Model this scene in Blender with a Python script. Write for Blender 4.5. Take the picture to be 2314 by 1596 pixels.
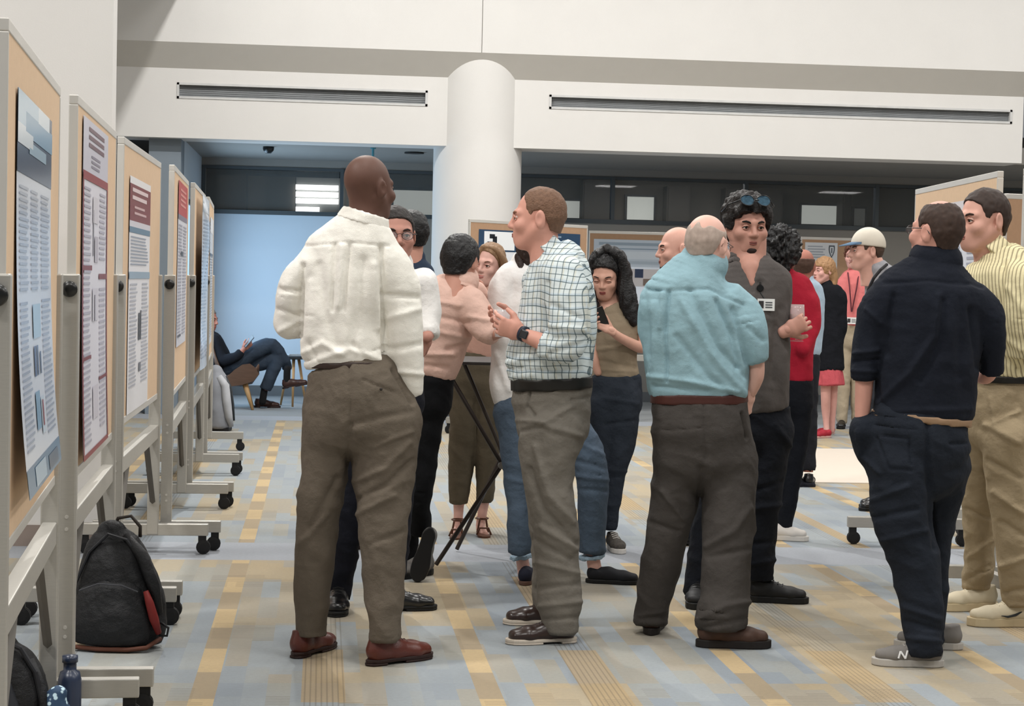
import bpy, bmesh, math, random
import numpy as np
from mathutils import Vector, Matrix
random.seed(7); np.random.seed(7)
for _o in list(bpy.data.objects): bpy.data.objects.remove(_o)
SC = bpy.context.scene
COL = SC.collection
# ------------------------------------------------------------------ camera
F = 4250.0; W, H = 2314, 1596
CAMZ = 1.43
PSI = math.atan(432/4250.0); PIT = math.atan(163/4250.0); ROL = math.radians(1.32)
FWD = np.array([math.sin(PSI)*math.cos(PIT), math.cos(PSI)*math.cos(PIT), -math.sin(PIT)])
RT0 = np.array([math.cos(PSI), -math.sin(PSI), 0.0])
UP0 = np.cross(RT0, FWD)
RT = RT0*math.cos(ROL) + UP0*math.sin(ROL)
UP = -RT0*math.sin(ROL) + UP0*math.cos(ROL)
FH = np.array([math.sin(PSI), math.cos(PSI), 0.0])
CAM = np.array([0, 0, CAMZ])
cam_d = bpy.data.cameras.new('camera'); cam = bpy.data.objects.new('camera', cam_d); COL.objects.link(cam)
cam_d.sensor_width = 36; cam_d.lens = F/W*36; cam_d.clip_end = 200
cam.matrix_world = Matrix(((RT[0], UP[0], -FWD[0], CAM[0]), (RT[1], UP[1], -FWD[1], CAM[1]), (RT[2], UP[2], -FWD[2], CAM[2]), (0, 0, 0, 1)))
SC.camera = cam
# ------------------------------------------------------------------ world, lights, exposure
SC.view_settings.view_transform = 'Standard'; SC.view_settings.look = 'None'
SC.view_settings.gamma = 1; SC.view_settings.exposure = 0.0
SC.view_settings.use_curve_mapping = False
wd = bpy.data.worlds.new('world'); SC.world = wd; wd.use_nodes = True
wd.node_tree.nodes['Background'].inputs[0].default_value = (0.93, 0.96, 1.0, 1)
wd.node_tree.nodes['Background'].inputs[1].default_value = 0.2
def area(name, loc, rot, sx, sy, power, col=(1, 1, 1)):
    l = bpy.data.lights.new(name, 'AREA'); l.shape = 'RECTANGLE'; l.size = sx; l.size_y = sy; l.energy = power; l.color = col
    o = bpy.data.objects.new(name, l); COL.objects.link(o); o.location = loc; o.rotation_euler = rot; return o
WARM = (1.0, 0.98, 0.95)
for ly, xs_ in ((1.0, (-3.2, 1.0, 5.2, 9.4)), (6.0, (-3.2, 1.0, 5.2, 9.4)), (11.0, (0.8, 5.2, 9.4)), (15.6, (3.6, 7.4, 11.0))):
    for lx in xs_: area('ceiling_lamp', (lx, ly, 6.75), (0, 0, 0), .8, .8, 230 if lx < -3 else 118, WARM)
area('ceiling_lamp', (-.25, 14.6, 6.75), (0, 0, 0), .2, .2, 330, WARM)  # added small strong lamp, placed so the bulkhead throws a diagonal shadow
for lx in (3.8, 6.8):
    area('bay_lamp', (lx, 20.6, 2.70), (0, 0, 0), 0.5, 0.5, 16, WARM)
area('bay_daylight_fill', (-1.30, 20.7, 1.35), (0, math.radians(-90), 0), 1.7, 2.2, 60, (0.55, 0.78, 1.0))  # added blue fill for the left bay, standing in for an unseen window
area('room_beyond_fill', (4.5, 24.0, 2.95), (0, 0, 0), 2.5, .6, 40, WARM)  # fill added to lift the dark room behind the high windows
sp = bpy.data.lights.new('column_downlight', 'SPOT'); sp.energy = 110; sp.spot_size = math.radians(44); sp.spot_blend = 0.15; sp.color = WARM; sp.shadow_soft_size = 0.05
spo = bpy.data.objects.new('column_downlight', sp); COL.objects.link(spo); spo.location = (2.0, 16.6, 6.3); spo.rotation_euler = (math.radians(14), 0, 0)

# ------------------------------------------------------------------ pixel helpers
def ray(px, py): return RT*((px-W/2)/F) - UP*((py-H/2)/F) + FWD
def at(px, py, D):
    r = ray(px, py); return CAM + r*(D/np.dot(r, FH))
def ground(px, py, z=0.0):
    r = ray(px, py); return CAM + r*((z-CAMZ)/r[2])
def on_y(px, py, Y):
    r = ray(px, py); return CAM + r*(Y/r[1])
def depth(p): return float(np.dot(np.asarray(p)-CAM, FH))
def proj(P):
    q = np.asarray(P)-CAM; z = q@FWD
    return W/2 + F*(q@RT)/z, H/2 - F*(q@UP)/z

# ------------------------------------------------------------------ objects
def lin(c):
    if isinstance(c, str):
        c = c.lstrip('#'); c = [int(c[i:i+2], 16)/255 for i in (0, 2, 4)]
        c = [x/12.92 if x <= .04045 else ((x+.055)/1.055)**2.4 for x in c]
    return (c[0], c[1], c[2], 1)
MATS = {}
def mat(name, col, rough=.8, metal=0, noise=0.06, nscale=8, bump=0, bscale=200, emit=0, spec=.4, sheen=0, alpha=1, trans=0, stretch=(1, 1, 1), col2=None, bump2=0, b2scale=25):
    if name in MATS: return MATS[name]
    m = bpy.data.materials.new(name); m.use_nodes = True; nt = m.node_tree; b = nt.nodes['Principled BSDF']; MATS[name] = m
    c = lin(col)
    b.inputs['Roughness'].default_value = rough; b.inputs['Metallic'].default_value = metal
    b.inputs['Specular IOR Level'].default_value = spec
    if sheen: b.inputs['Sheen Weight'].default_value = sheen
    if trans: b.inputs['Transmission Weight'].default_value = trans
    if alpha < 1: b.inputs['Alpha'].default_value = alpha
    if emit:
        b.inputs['Emission Color'].default_value = c; b.inputs['Emission Strength'].default_value = emit
    b.inputs['Base Color'].default_value = c
    if noise or bump or bump2:
        tc = nt.nodes.new('ShaderNodeTexCoord'); mp = nt.nodes.new('ShaderNodeMapping'); mp.inputs['Scale'].default_value = stretch
        nt.links.new(tc.outputs['Object'], mp.inputs[0])
    if noise:
        n = nt.nodes.new('ShaderNodeTexNoise'); n.inputs['Scale'].default_value = nscale; n.inputs['Detail'].default_value = 5
        nt.links.new(mp.outputs[0], n.inputs['Vector'])
        mx = nt.nodes.new('ShaderNodeMix'); mx.data_type = 'RGBA'
        c2 = lin(col2) if col2 else tuple(max(0, v*(1-noise*3)) for v in c[:3])+(1,)
        c1 = c if col2 else tuple(min(1, v*(1+noise*2)) for v in c[:3])+(1,)
        mx.inputs['A'].default_value = c1; mx.inputs['B'].default_value = c2
        nt.links.new(n.outputs['Fac'], mx.inputs['Factor']); nt.links.new(mx.outputs['Result'], b.inputs['Base Color'])
    last = None
    for st, s in ((bump, bscale), (bump2, b2scale)):
        if st:
            n2 = nt.nodes.new('ShaderNodeTexNoise'); n2.inputs['Scale'].default_value = s; n2.inputs['Detail'].default_value = 3
            bp = nt.nodes.new('ShaderNodeBump'); bp.inputs['Strength'].default_value = st; bp.inputs['Distance'].default_value = .01 if s > 60 else .03
            nt.links.new(mp.outputs[0], n2.inputs['Vector']); nt.links.new(n2.outputs['Fac'], bp.inputs['Height'])
            if last: nt.links.new(last.outputs[0], bp.inputs['Normal'])
            last = bp
    if last: nt.links.new(last.outputs[0], b.inputs['Normal'])
    return m
def tag(o, label=None, cat=None, group=None, kind=None):
    if label: o['label'] = label
    if cat: o['category'] = cat
    if group: o['group'] = group
    if kind: o['kind'] = kind
    return o
def empty(name, loc, label=None, cat=None, group=None):
    o = bpy.data.objects.new(name, None); COL.objects.link(o); o.location = [float(x) for x in loc]; o.empty_display_size = .1
    return tag(o, label, cat, group)
def wloc(o):
    v = Vector(o.location)
    if o.parent: v = v + wloc(o.parent)
    return v
def mkobj(name, V, Fc, mats, parent=None, mi=None, smooth=False):
    """V in world coordinates; a child's mesh is stored relative to its parent's origin"""
    V = np.asarray(V, dtype=np.float64)
    if parent is not None:
        V = V - np.array(wloc(parent))
    me = bpy.data.meshes.new(name)
    if isinstance(Fc, np.ndarray):
        k = Fc.shape[1]; n = len(Fc)
        me.vertices.add(len(V)); me.vertices.foreach_set('co', V.astype(np.float32).ravel())
        me.loops.add(n*k); me.loops.foreach_set('vertex_index', Fc.astype(np.int32).ravel())
        me.polygons.add(n); me.polygons.foreach_set('loop_start', np.arange(0, n*k, k, dtype=np.int32))
        try: me.polygons.foreach_set('loop_total', np.full(n, k, dtype=np.int32))
        except Exception: pass
        me.update(calc_edges=True)
    else:
        me.from_pydata([tuple(v) for v in V], [], Fc); me.update()
    if not isinstance(mats, (list, tuple)): mats = [mats]
    for m in mats: me.materials.append(m)
    if mi is not None: me.polygons.foreach_set('material_index', np.asarray(mi, dtype=np.int32))
    me.polygons.foreach_set('use_smooth', np.full(len(me.polygons), bool(smooth)))
    me.validate()
    o = bpy.data.objects.new(name, me); COL.objects.link(o)
    if parent is not None: o.parent = parent
    return o
class MB:
    def __init__(s): s.v = []; s.f = []; s.m = []
    def add(s, V, Fc, m=0):
        b = len(s.v); s.v += [tuple(map(float, p)) for p in V]; s.f += [tuple(int(i)+b for i in f) for f in Fc]; s.m += [m]*len(Fc); return s
    def box(s, c, e, R=None, m=0):
        """c centre, e half extents, R 3x3 with columns = axes"""
        c = np.asarray(c, float); R = np.eye(3) if R is None else R
        V = [c + R@(np.array([x, y, z])*e) for x in (-1, 1) for y in (-1, 1) for z in (-1, 1)]
        return s.add(V, [(0, 1, 3, 2), (4, 6, 7, 5), (0, 4, 5, 1), (2, 3, 7, 6), (0, 2, 6, 4), (1, 5, 7, 3)], m)
    def box2(s, x0, x1, y0, y1, z0, z1, m=0): return s.box(((x0+x1)/2, (y0+y1)/2, (z0+z1)/2), (abs(x1-x0)/2, abs(y1-y0)/2, abs(z1-z0)/2), None, m)
    def tube(s, pts, r, n=10, m=0, cap=True):
        pts = [np.asarray(p, float) for p in pts]; rr = r if isinstance(r, (list, tuple)) else [r]*len(pts)
        V = []; prev = None
        for i, p in enumerate(pts):
            t = pts[min(i+1, len(pts)-1)]-pts[max(i-1, 0)]; t = t/(np.linalg.norm(t)+1e-9)
            a = np.array([0, 0, 1.]) if abs(t[2]) < .9 else np.array([1., 0, 0])
            if prev is not None: a = prev
            u = a - t*np.dot(a, t); u /= np.linalg.norm(u)+1e-9; w = np.cross(t, u); prev = u
            for k in range(n):
                an = 2*math.pi*k/n; V.append(p + rr[i]*(u*math.cos(an)+w*math.sin(an)))
        Fc = [(i*n+k, i*n+(k+1) % n, (i+1)*n+(k+1) % n, (i+1)*n+k) for i in range(len(pts)-1) for k in range(n)]
        if cap: Fc += [tuple(range(n-1, -1, -1)), tuple((len(pts)-1)*n+k for k in range(n))]
        return s.add(V, Fc, m)
    def lathe(s, prof, c, n=20, m=0, axis=None):
        c = np.asarray(c, float); V = []
        ax = np.eye(3) if axis is None else axis
        for (r, z) in prof:
            for k in range(n):
                an = 2*math.pi*k/n; V.append(c + ax@np.array([r*math.cos(an), r*math.sin(an), z]))
        Fc = [(i*n+k, i*n+(k+1) % n, (i+1)*n+(k+1) % n, (i+1)*n+k) for i in range(len(prof)-1) for k in range(n)]
        Fc += [tuple(range(n-1, -1, -1)), tuple((len(prof)-1)*n+k for k in range(n))]
        return s.add(V, Fc, m)
    def prism(s, poly, z0, z1, m=0):
        n = len(poly); V = [(x, y, z0) for x, y in poly]+[(x, y, z1) for x, y in poly]
        return s.add(V, [tuple(range(n-1, -1, -1)), tuple(range(n, 2*n))]+[(i, (i+1) % n, n+(i+1) % n, n+i) for i in range(n)], m)
    def build(s, name, mats, parent=None, smooth=False):
        return mkobj(name, s.v, s.f, mats, parent, s.m, smooth)
def bevel(o, w=.004, seg=2):
    md = o.modifiers.new('bevel', 'BEVEL'); md.width = w; md.segments = seg; md.limit_method = 'ANGLE'; return o
def struct(o): o['kind'] = 'structure'; return o
# ================================================================== ROOM
YF = 19.1                      # front of the beam line / column line
YB = 22.5                      # back wall
def Zf(px, py, Y=YF): return float(on_y(px, py, Y)[2])
def Xf(px, py, Y=YF): return float(on_y(px, py, Y)[0])
m_white = mat('white_plaster', '#d9d7d4', .85, noise=.012, nscale=3, bump=.05, bscale=120)
m_white2 = mat('cool_plaster', '#d9dad9', .85, noise=.012, nscale=3)
m_shadewall = mat('shade_grey_plaster', '#9a958d', .85, noise=.02, nscale=3)  # grey-beige wall, with the shade of its right half put into the colour
m_daylitwall = mat('daylight_tint_plaster', '#c9d3dc', .8, noise=.01, nscale=2)  # blue daylight on the left bay walls put into the plaster colour
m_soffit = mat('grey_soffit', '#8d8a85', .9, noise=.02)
m_dark = mat('dark_frame', '#2b2f33', .5, noise=.02)
m_base = mat('grey_baseboard', '#6b6e70', .6, noise=.03)
# carpet -----------------------------------------------------------
def carpet():
    m = bpy.data.materials.new('striped_carpet'); m.use_nodes = True; nt = m.node_tree; N = nt.nodes; L = nt.links
    b = N['Principled BSDF']; b.inputs['Roughness'].default_value = .95; b.inputs['Specular IOR Level'].default_value = .15
    tc = N.new('ShaderNodeTexCoord'); sx = N.new('ShaderNodeSeparateXYZ'); L.new(tc.outputs['Object'], sx.inputs[0])
    def mth(op, a, bb=None, cl=False):
        n = N.new('ShaderNodeMath'); n.operation = op; n.use_clamp = cl
        for i, v in enumerate((a, bb)):
            if v is None: continue
            if isinstance(v, (int, float)): n.inputs[i].default_value = v
            else: L.new(v, n.inputs[i])
        return n.outputs[0]
    def wn(x, y, seed):
        c = N.new('ShaderNodeCombineXYZ'); L.new(x, c.inputs[0]); L.new(y, c.inputs[1]); c.inputs[2].default_value = seed
        w = N.new('ShaderNodeTexWhiteNoise'); L.new(c.outputs[0], w.inputs['Vector']); return w.outputs['Value']
    def mix(f, a, bb):
        n = N.new('ShaderNodeMix'); n.data_type = 'RGBA'
        if isinstance(f, (int, float)): n.inputs['Factor'].default_value = f
        else: L.new(f, n.inputs['Factor'])
        for k, v in (('A', a), ('B', bb)):
            if isinstance(v, tuple): n.inputs[k].default_value = v
            else: L.new(v, n.inputs[k])
        return n.outputs['Result']
    X = sx.outputs[0]; Y = sx.outputs[1]
    no = N.new('ShaderNodeTexNoise'); no.inputs['Scale'].default_value = 3.0; no.inputs['Detail'].default_value = 2; L.new(tc.outputs['Object'], no.inputs['Vector'])
    Xw = X
    # columns of uneven blocks
    cx = mth('FLOOR', mth('DIVIDE', Xw, .082))
    oy = wn(cx, cx, 3.1)
    cy = mth('FLOOR', mth('ADD', mth('DIVIDE', Y, .5), mth('MULTIPLY', oy, 3.0)))
    v = wn(cx, cy, 1.0)
    cx2 = mth('FLOOR', mth('DIVIDE', Xw, .37)); v2 = wn(cx2, mth('FLOOR', mth('DIVIDE', Y, 1.1)), 5.0)
    vv = mth('ADD', mth('MULTIPLY', v, .42), mth('MULTIPLY', v2, .58))
    no2 = N.new('ShaderNodeTexNoise'); no2.inputs['Scale'].default_value = 1.6; no2.inputs['Detail'].default_value = 3; L.new(tc.outputs['Object'], no2.inputs['Vector'])
    vv = mth('ADD', mth('MULTIPLY', vv, .8), mth('MULTIPLY', no2.outputs['Fac'], .25))
    cr = N.new('ShaderNodeValToRGB'); L.new(vv, cr.inputs[0]); e = cr.color_ramp.elements
    e[0].position = .2; e[0].color = lin('#8d969f'); e[1].position = .85; e[1].color = lin('#b0a084')
    for p, c in ((.42, '#9aa1a5'), (.5, '#9d9d96'), (.6, '#a29c90'), (.72, '#a89d88')):
        q = e.new(p); q.color = lin(c)
    base = cr.outputs[0]
    # tan dashed stripes every .98 m
    fx = mth('SUBTRACT', mth('FRACT', mth('DIVIDE', mth('ADD', X, .42+9.8), .98)), 0)
    fxs = mth('MULTIPLY', fx, .98)
    str_ = mth('LESS_THAN', fxs, .085)
    seg = mth('FRACT', mth('DIVIDE', mth('ADD', Y, .1), .86))
    light = mth('LESS_THAN', seg, .5)
    tan = mix(light, lin('#a3937a'), lin('#c2ab84'))
    base = mix(str_, base, tan)
    # wider pinstriped tan column
    st2 = mth('LESS_THAN', mth('ABSOLUTE', mth('SUBTRACT', fxs, .45)), .075)
    gate = mth('GREATER_THAN', wn(cx2, mth('FLOOR', mth('DIVIDE', Y, .9)), 8.), .35)
    base = mix(mth('MULTIPLY', mth('MULTIPLY', st2, gate), .75), base, lin('#b39b74'))
    # fine ribs: crosswise on tan, lengthwise elsewhere
    ry = mth('SINE', mth('MULTIPLY', Y, 260.)); rx = mth('SINE', mth('MULTIPLY', X, 330.))
    gy = mth('LESS_THAN', mth('FRACT', mth('DIVIDE', mth('ADD', Y, mth('MULTIPLY', oy, .3)), 1.24)), .28)
    ribs = mth('MULTIPLY', mth('GREATER_THAN', ry, .45), mth('MULTIPLY', gy, mth('GREATER_THAN', vv, .45)))
    ribx = mth('MULTIPLY', mth('GREATER_THAN', rx, .6), st2)
    rib = mth('MAXIMUM', ribs, ribx)
    base = mix(mth('MULTIPLY', rib, .38), base, lin('#5e564b'))
    # plain blue-grey cross bands
    band = mth('MAXIMUM', mth('LESS_THAN', mth('ABSOLUTE', mth('SUBTRACT', Y, 9.78)), .31), mth('LESS_THAN', mth('ABSOLUTE', mth('SUBTRACT', Y, 18.95)), .28))
    base = mix(band, base, lin('#9ea3ab'))
    tile = mth('GREATER_THAN', Y, 19.23)
    base = mix(tile, base, lin('#8f9294'))
    f2 = N.new('ShaderNodeTexNoise'); f2.inputs['Scale'].default_value = 60; f2.inputs['Detail'].default_value = 4; L.new(tc.outputs['Object'], f2.inputs['Vector'])
    base = mix(mth('MULTIPLY', f2.outputs['Fac'], .35), base, lin('#77756f'))
    L.new(base, b.inputs['Base Color'])
    bp = N.new('ShaderNodeBump'); bp.inputs['Strength'].default_value = .4; bp.inputs['Distance'].default_value = .004
    f3 = N.new('ShaderNodeTexNoise'); f3.inputs['Scale'].default_value = 250; L.new(tc.outputs['Object'], f3.inputs['Vector'])
    L.new(f3.outputs['Fac'], bp.inputs['Height']); L.new(bp.outputs[0], b.inputs['Normal'])
    return m
m_carpet = carpet()
mb = MB(); mb.box2(-7, 13, -5, 27, -.1, 0); struct(mb.build('floor', m_carpet))
inl = MB()
gp = [ground(1772, 1099), ground(2010, 1097), ground(1962, 1022), ground(1746, 1022)]
x0, x1 = 3.42, 4.75; y0, y1 = 13.45, 16.3
inl.box2(x0, x1, y0, y1, .0005, .006); struct(inl.build('floor_inlay', mat('cream_floor_panel', '#d8cdbf', .5, noise=.01)))

# facade: lower beam, splay, upper wall -----------------------------
zb = Zf(1007, 329.7); zr = Zf(1010, 175)
DS = .21
zu = Zf(1090, 119, YF-DS)
xL, xR = -7.0, Xf(2311, 300)
RC = .455; XC = float(on_y(1078, 400, YF+.3)[0]); YC = YF+.66*RC
def hole(mbx, a, b, c, d): pass
xcl, xcr = XC-RC*.75, XC+RC*.75
beam = MB()
vents = [(400, 966, 186.5, 204.5, 222, 240.5), (1242, 2288, 215.5, 247, 249, 277)]
# beam fronts with recessed vent openings
for (xa, xb, vt) in ((xL, xcl, vents[0]), (xcr, xR, vents[1])):
    va, vb = Xf(vt[0], 200), Xf(vt[1], 230); vz1 = Zf((vt[0]+vt[1])/2, (vt[2]+vt[3])/2); vz0 = Zf((vt[0]+vt[1])/2, (vt[4]+vt[5])/2)
    beam.box2(xa, va, YF, YF+.5, zb, zr); beam.box2(vb, xb, YF, YF+.5, zb, zr)
    beam.box2(va, vb, YF, YF+.5, zb, vz0); beam.box2(va, vb, YF, YF+.5, vz1, zr); beam.box2(va, vb, YF+.12, YF+.5, vz0, vz1)
    vt_e = empty('air_vent', ((va+vb)/2, YF, vz0), None, 'vent')
    tag(vt_e, ('shorter' if vt[0] < 900 else 'longer') + ' of two grey slotted air vents in the white beam', None)
    fr = MB(); t = .022
    for q in ((va, vb, vz1-t, vz1), (va, vb, vz0, vz0+t), (va, va+t, vz0, vz1), (vb-t, vb, vz0, vz1)): fr.box2(q[0], q[1], YF-.008, YF+.04, q[2], q[3])
    fr.build('vent_frame', mat('vent_frame_white', '#c9c9c8', .6), vt_e)
    for k in range(6):
        s = MB(); z = vz0+t+(k+.5)*(vz1-vz0-2*t)/6
        s.box(((va+vb)/2, YF+.045, z), ((vb-va)/2-t, .003, (vz1-vz0-2*t)/12*.82), np.array([[1, 0, 0], [0, .97, .24], [0, -.24, .97]]))
        s.build('slat', mat('vent_grey', '#7b7e80', .7), vt_e)
    bk = MB(); bk.box2(va+t, vb-t, YF+.085, YF+.118, vz0+t, vz1-t); bk.build('vent_backing', mat('vent_dark', '#595c5e', .8), vt_e)
# part of beam behind the column
beam.box2(xcl, xcr, YC+RC*.5, YF+.6+RC, zb, zr)
struct(beam.build('wall_beam', m_white))
spl = MB(); zt = zu
spl.add([(xL, YF, zr), (xR, YF, zr), (xR, YF-DS, zt), (xL, YF-DS, zt), (xL, YF+.3, zr), (xR, YF+.3, zr), (xR, YF+.3, zt), (xL, YF+.3, zt)],
        [(0, 1, 2, 3), (4, 7, 6, 5), (0, 4, 5, 1), (3, 2, 6, 7), (0, 3, 7, 4), (1, 5, 6, 2)])
struct(spl.build('trim_1', mat('splay_plaster', '#cfccc6', .9, noise=.01)))
upw = MB(); xj = Xf(1090, 60, YF-DS)
upw.box2(xL, xj-.004, YF-DS, YF+.3, zt, 6.9); upw.box2(xj+.004, xR+3, YF-DS, YF+.3, zt, 6.9); upw.box2(xj-.01, xj+.01, YF-DS+.02, YF+.3, zt, 6.9)
struct(upw.build('wall_back_upper', m_white))
colm = MB(); colm.lathe([(RC, 0), (RC, zt+.3)], (XC, YC, 0), 64); o = colm.build('column', m_white, smooth=True); struct(o)
o.modifiers.new('es', 'EDGE_SPLIT')
ring = MB(); ring.lathe([(RC+.012, 0), (RC+.012, .11), (RC+.002, .12)], (XC, YC, 0), 64); struct(ring.build('baseboard_column', m_base, smooth=True))
yp_ = 9.9
# ceilings ---------------------------------------------------------
c = MB(); c.box2(-7, 13, -5, YF-DS, 6.9, 7.05); struct(c.build('ceiling', m_white2))
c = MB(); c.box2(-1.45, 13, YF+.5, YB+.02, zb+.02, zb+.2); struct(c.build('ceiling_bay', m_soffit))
c = MB(); c.box2(-7, -1.33, yp_+.19, YF-DS, 4.45, 6.9); struct(c.build('shadow_bulkhead', m_white2))  # unseen block, its edge set to cast the slanted shadow on the facade
# hall side walls
c = MB(); c.box2(-7.2, -7, -5, YF, 0, 7); struct(c.build('wall_left', m_white))
# white partition on the left
yp = 9.9; xp = float(on_y(254, 200, yp)[0])
c = MB(); c.box2(-7, xp, yp, yp+.18, 0, 6.9); struct(c.build('wall_partition', m_white))
c = MB(); c.box2(-7, xp+.004, yp-.012, yp-.002, 0, .11); struct(c.build('baseboard_partition', mat('taupe_baseboard', '#8d8078', .6)))
# rear bay, left side: pier and return wall
xb0 = -1.44
c = MB(); c.box2(xb0-.32, xb0, YF+.15, YF+.6, 0, zb+.05); struct(c.build('wall_pier', mat('shade_tinted_pier', '#7f8a94', .8, noise=.02)))  # shade on this pier face put into its darker colour
c = MB()
c.box2(xb0-.12, xb0, YF+.6, 19.75, 0, zb+.05); c.box2(xb0-.12, xb0, 21.9, YB, 0, zb+.05); c.box2(xb0-.12, xb0, 19.75, 21.9, 0, .4); c.box2(xb0-.12, xb0, 19.75, 21.9, 2.25, zb+.05)
struct(c.build('wall_bay_left', m_daylitwall))
wn_ = MB(); wn_.box2(xb0-.08, xb0-.07, 19.8, 21.85, .45, 2.2)
wroot = MB()
for q in ((19.75, 21.9, .4, .45), (19.75, 21.9, 2.2, 2.25), (19.75, 19.8, .4, 2.25), (21.85, 21.9, .4, 2.25), (20.8, 20.84, .4, 2.25)): wroot.box2(xb0-.1, xb0-.04, q[0], q[1], q[2], q[3])
wo = struct(wroot.build('added_window', m_dark))  # window added out of view to account for the blue light
wn_.build('pane', mat('added_glow_pane', '#a9d0f5', .2, noise=0, emit=1.2), wo)  # glowing pane of the added window, tints the bay blue
# back wall with clerestory ------------------------------------------
zs = float(on_y(1400, 497, YB)[2]); zh = float(on_y(1400, 400, YB)[2]); zh = min(zh, zb)
xw0 = xb0; xw1 = 12.6
xm = XC-.45
c = MB(); c.box2(xw0, xm, YB, YB+.15, 0, zs-.02); struct(c.build('wall_back_left', m_daylitwall))
c = MB(); c.box2(xm, xw1, YB, YB+.15, 0, zs-.02); struct(c.build('wall_back', m_shadewall))
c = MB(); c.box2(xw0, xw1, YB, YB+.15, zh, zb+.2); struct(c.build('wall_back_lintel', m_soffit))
c = MB(); c.box2(xw0, xw1, YB-.015, YB-.002, 0, .12); struct(c.build('baseboard_back', m_base))
m_frame = mat('window_frame_grey', '#4d5356', .5, metal=.2, noise=.02)
wf = MB(); wf.box2(xw0, xw1, YB-.03, YB+.1, zs-.05, zs+.0); wf.box2(xw0, xw1, YB-.01, YB+.08, zh-.035, zh)
for px in (460, 772, 1385, 1686, 1982, 2090):
    x = float(on_y(px, 440, YB)[0]); wf.box2(x-.022, x+.022, YB-.02, YB+.08, zs, zh)
wo2 = struct(wf.build('window_2', m_frame))
edges = [xw0+.01]+[float(on_y(px, 440, YB)[0]) for px in (772, 1385, 1686, 1982, 2090)]+[xw1]
m_glass = mat('window_glass', '#8f9290', .03, noise=0, alpha=.18, spec=.5)
for a, b in zip(edges[:-1], edges[1:]):
    g = MB(); g.box2(a+.03, b-.03, YB+.03, YB+.036, zs+.005, zh-.04); g.build('pane', m_glass, wo2)
# room beyond the clerestory ----------------------------------------
YR = 25.6
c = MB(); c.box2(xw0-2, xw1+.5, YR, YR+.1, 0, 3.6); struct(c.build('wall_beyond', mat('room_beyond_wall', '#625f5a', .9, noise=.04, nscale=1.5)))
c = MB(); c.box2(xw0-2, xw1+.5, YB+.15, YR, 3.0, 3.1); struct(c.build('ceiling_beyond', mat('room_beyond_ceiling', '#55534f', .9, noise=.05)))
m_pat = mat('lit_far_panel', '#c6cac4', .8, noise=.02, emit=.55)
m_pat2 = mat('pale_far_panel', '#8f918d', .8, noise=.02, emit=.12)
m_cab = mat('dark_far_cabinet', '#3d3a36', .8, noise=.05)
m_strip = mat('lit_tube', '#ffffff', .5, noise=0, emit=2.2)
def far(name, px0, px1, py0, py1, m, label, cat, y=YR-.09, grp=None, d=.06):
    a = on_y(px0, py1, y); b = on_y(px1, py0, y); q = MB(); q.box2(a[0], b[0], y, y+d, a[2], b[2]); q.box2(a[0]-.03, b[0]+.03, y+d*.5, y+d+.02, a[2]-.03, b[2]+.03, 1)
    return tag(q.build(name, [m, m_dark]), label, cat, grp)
def cab(px0, px1, py0, m, label, y=YR-.4, d=.3):
    a = on_y(px0, py0, y); b = on_y(px1, py0, y); q = MB(); q.box2(a[0], b[0], y, y+d, 0.001, a[2]); q.box2(a[0]+.02, b[0]-.02, y-.015, y, 1.2, a[2]-.03)
    return tag(q.build('dark_cabinet', m), label, 'cabinet')
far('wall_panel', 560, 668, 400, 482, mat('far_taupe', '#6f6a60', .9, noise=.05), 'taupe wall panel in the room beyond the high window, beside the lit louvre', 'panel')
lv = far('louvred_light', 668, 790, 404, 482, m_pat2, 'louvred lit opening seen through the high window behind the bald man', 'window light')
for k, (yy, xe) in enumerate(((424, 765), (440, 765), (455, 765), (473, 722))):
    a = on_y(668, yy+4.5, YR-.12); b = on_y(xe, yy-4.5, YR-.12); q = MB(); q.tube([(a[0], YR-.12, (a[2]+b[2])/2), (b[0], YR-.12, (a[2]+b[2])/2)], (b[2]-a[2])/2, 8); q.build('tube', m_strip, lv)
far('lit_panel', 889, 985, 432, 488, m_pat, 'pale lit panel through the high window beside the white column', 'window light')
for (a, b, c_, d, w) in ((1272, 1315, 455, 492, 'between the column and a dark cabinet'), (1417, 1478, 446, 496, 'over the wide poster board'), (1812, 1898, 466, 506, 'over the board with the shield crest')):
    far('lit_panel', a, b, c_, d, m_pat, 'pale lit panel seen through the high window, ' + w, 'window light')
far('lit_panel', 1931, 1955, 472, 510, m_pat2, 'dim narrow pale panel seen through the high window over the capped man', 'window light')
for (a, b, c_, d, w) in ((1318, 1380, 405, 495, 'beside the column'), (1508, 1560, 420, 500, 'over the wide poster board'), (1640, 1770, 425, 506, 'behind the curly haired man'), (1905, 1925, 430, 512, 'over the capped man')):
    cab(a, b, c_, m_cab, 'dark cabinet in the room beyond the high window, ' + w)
# ceiling fittings ---------------------------------------------------
p = on_y(937, 345, 20.4); dl = MB(); zc = zb+.02
r = 22/4250*20.6
dl.lathe([(r, 0), (r, .012), (r*.75, .015)], (p[0], 20.5, zc-.016), 24); dl_o = tag(dl.build('recessed_downlight', mat('downlight_black', '#131313', .4)), 'round black recessed downlight in the bay ceiling next to the column', 'downlight')
p = on_y(606, 340, 20.2); dm = MB(); dm.lathe([(.03, 0), (.055, .03), (.06, .05), (.06, .07)], (p[0], 20.3, zc-.071), 20)
tag(dm.build('dome_camera', mat('dome_black', '#1a1d20', .25), None, True), 'small black dome camera under the bay ceiling', 'camera')
p = on_y(843, 340, 20.0); dm = MB(); dm.tube([(p[0], 20.0, zc-.001), (p[0], 20.0, zc-.14)], .012, 10); dm.lathe([(.03, 0), (.03, .012)], (p[0], 20, zc-.0125), 16)
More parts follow.
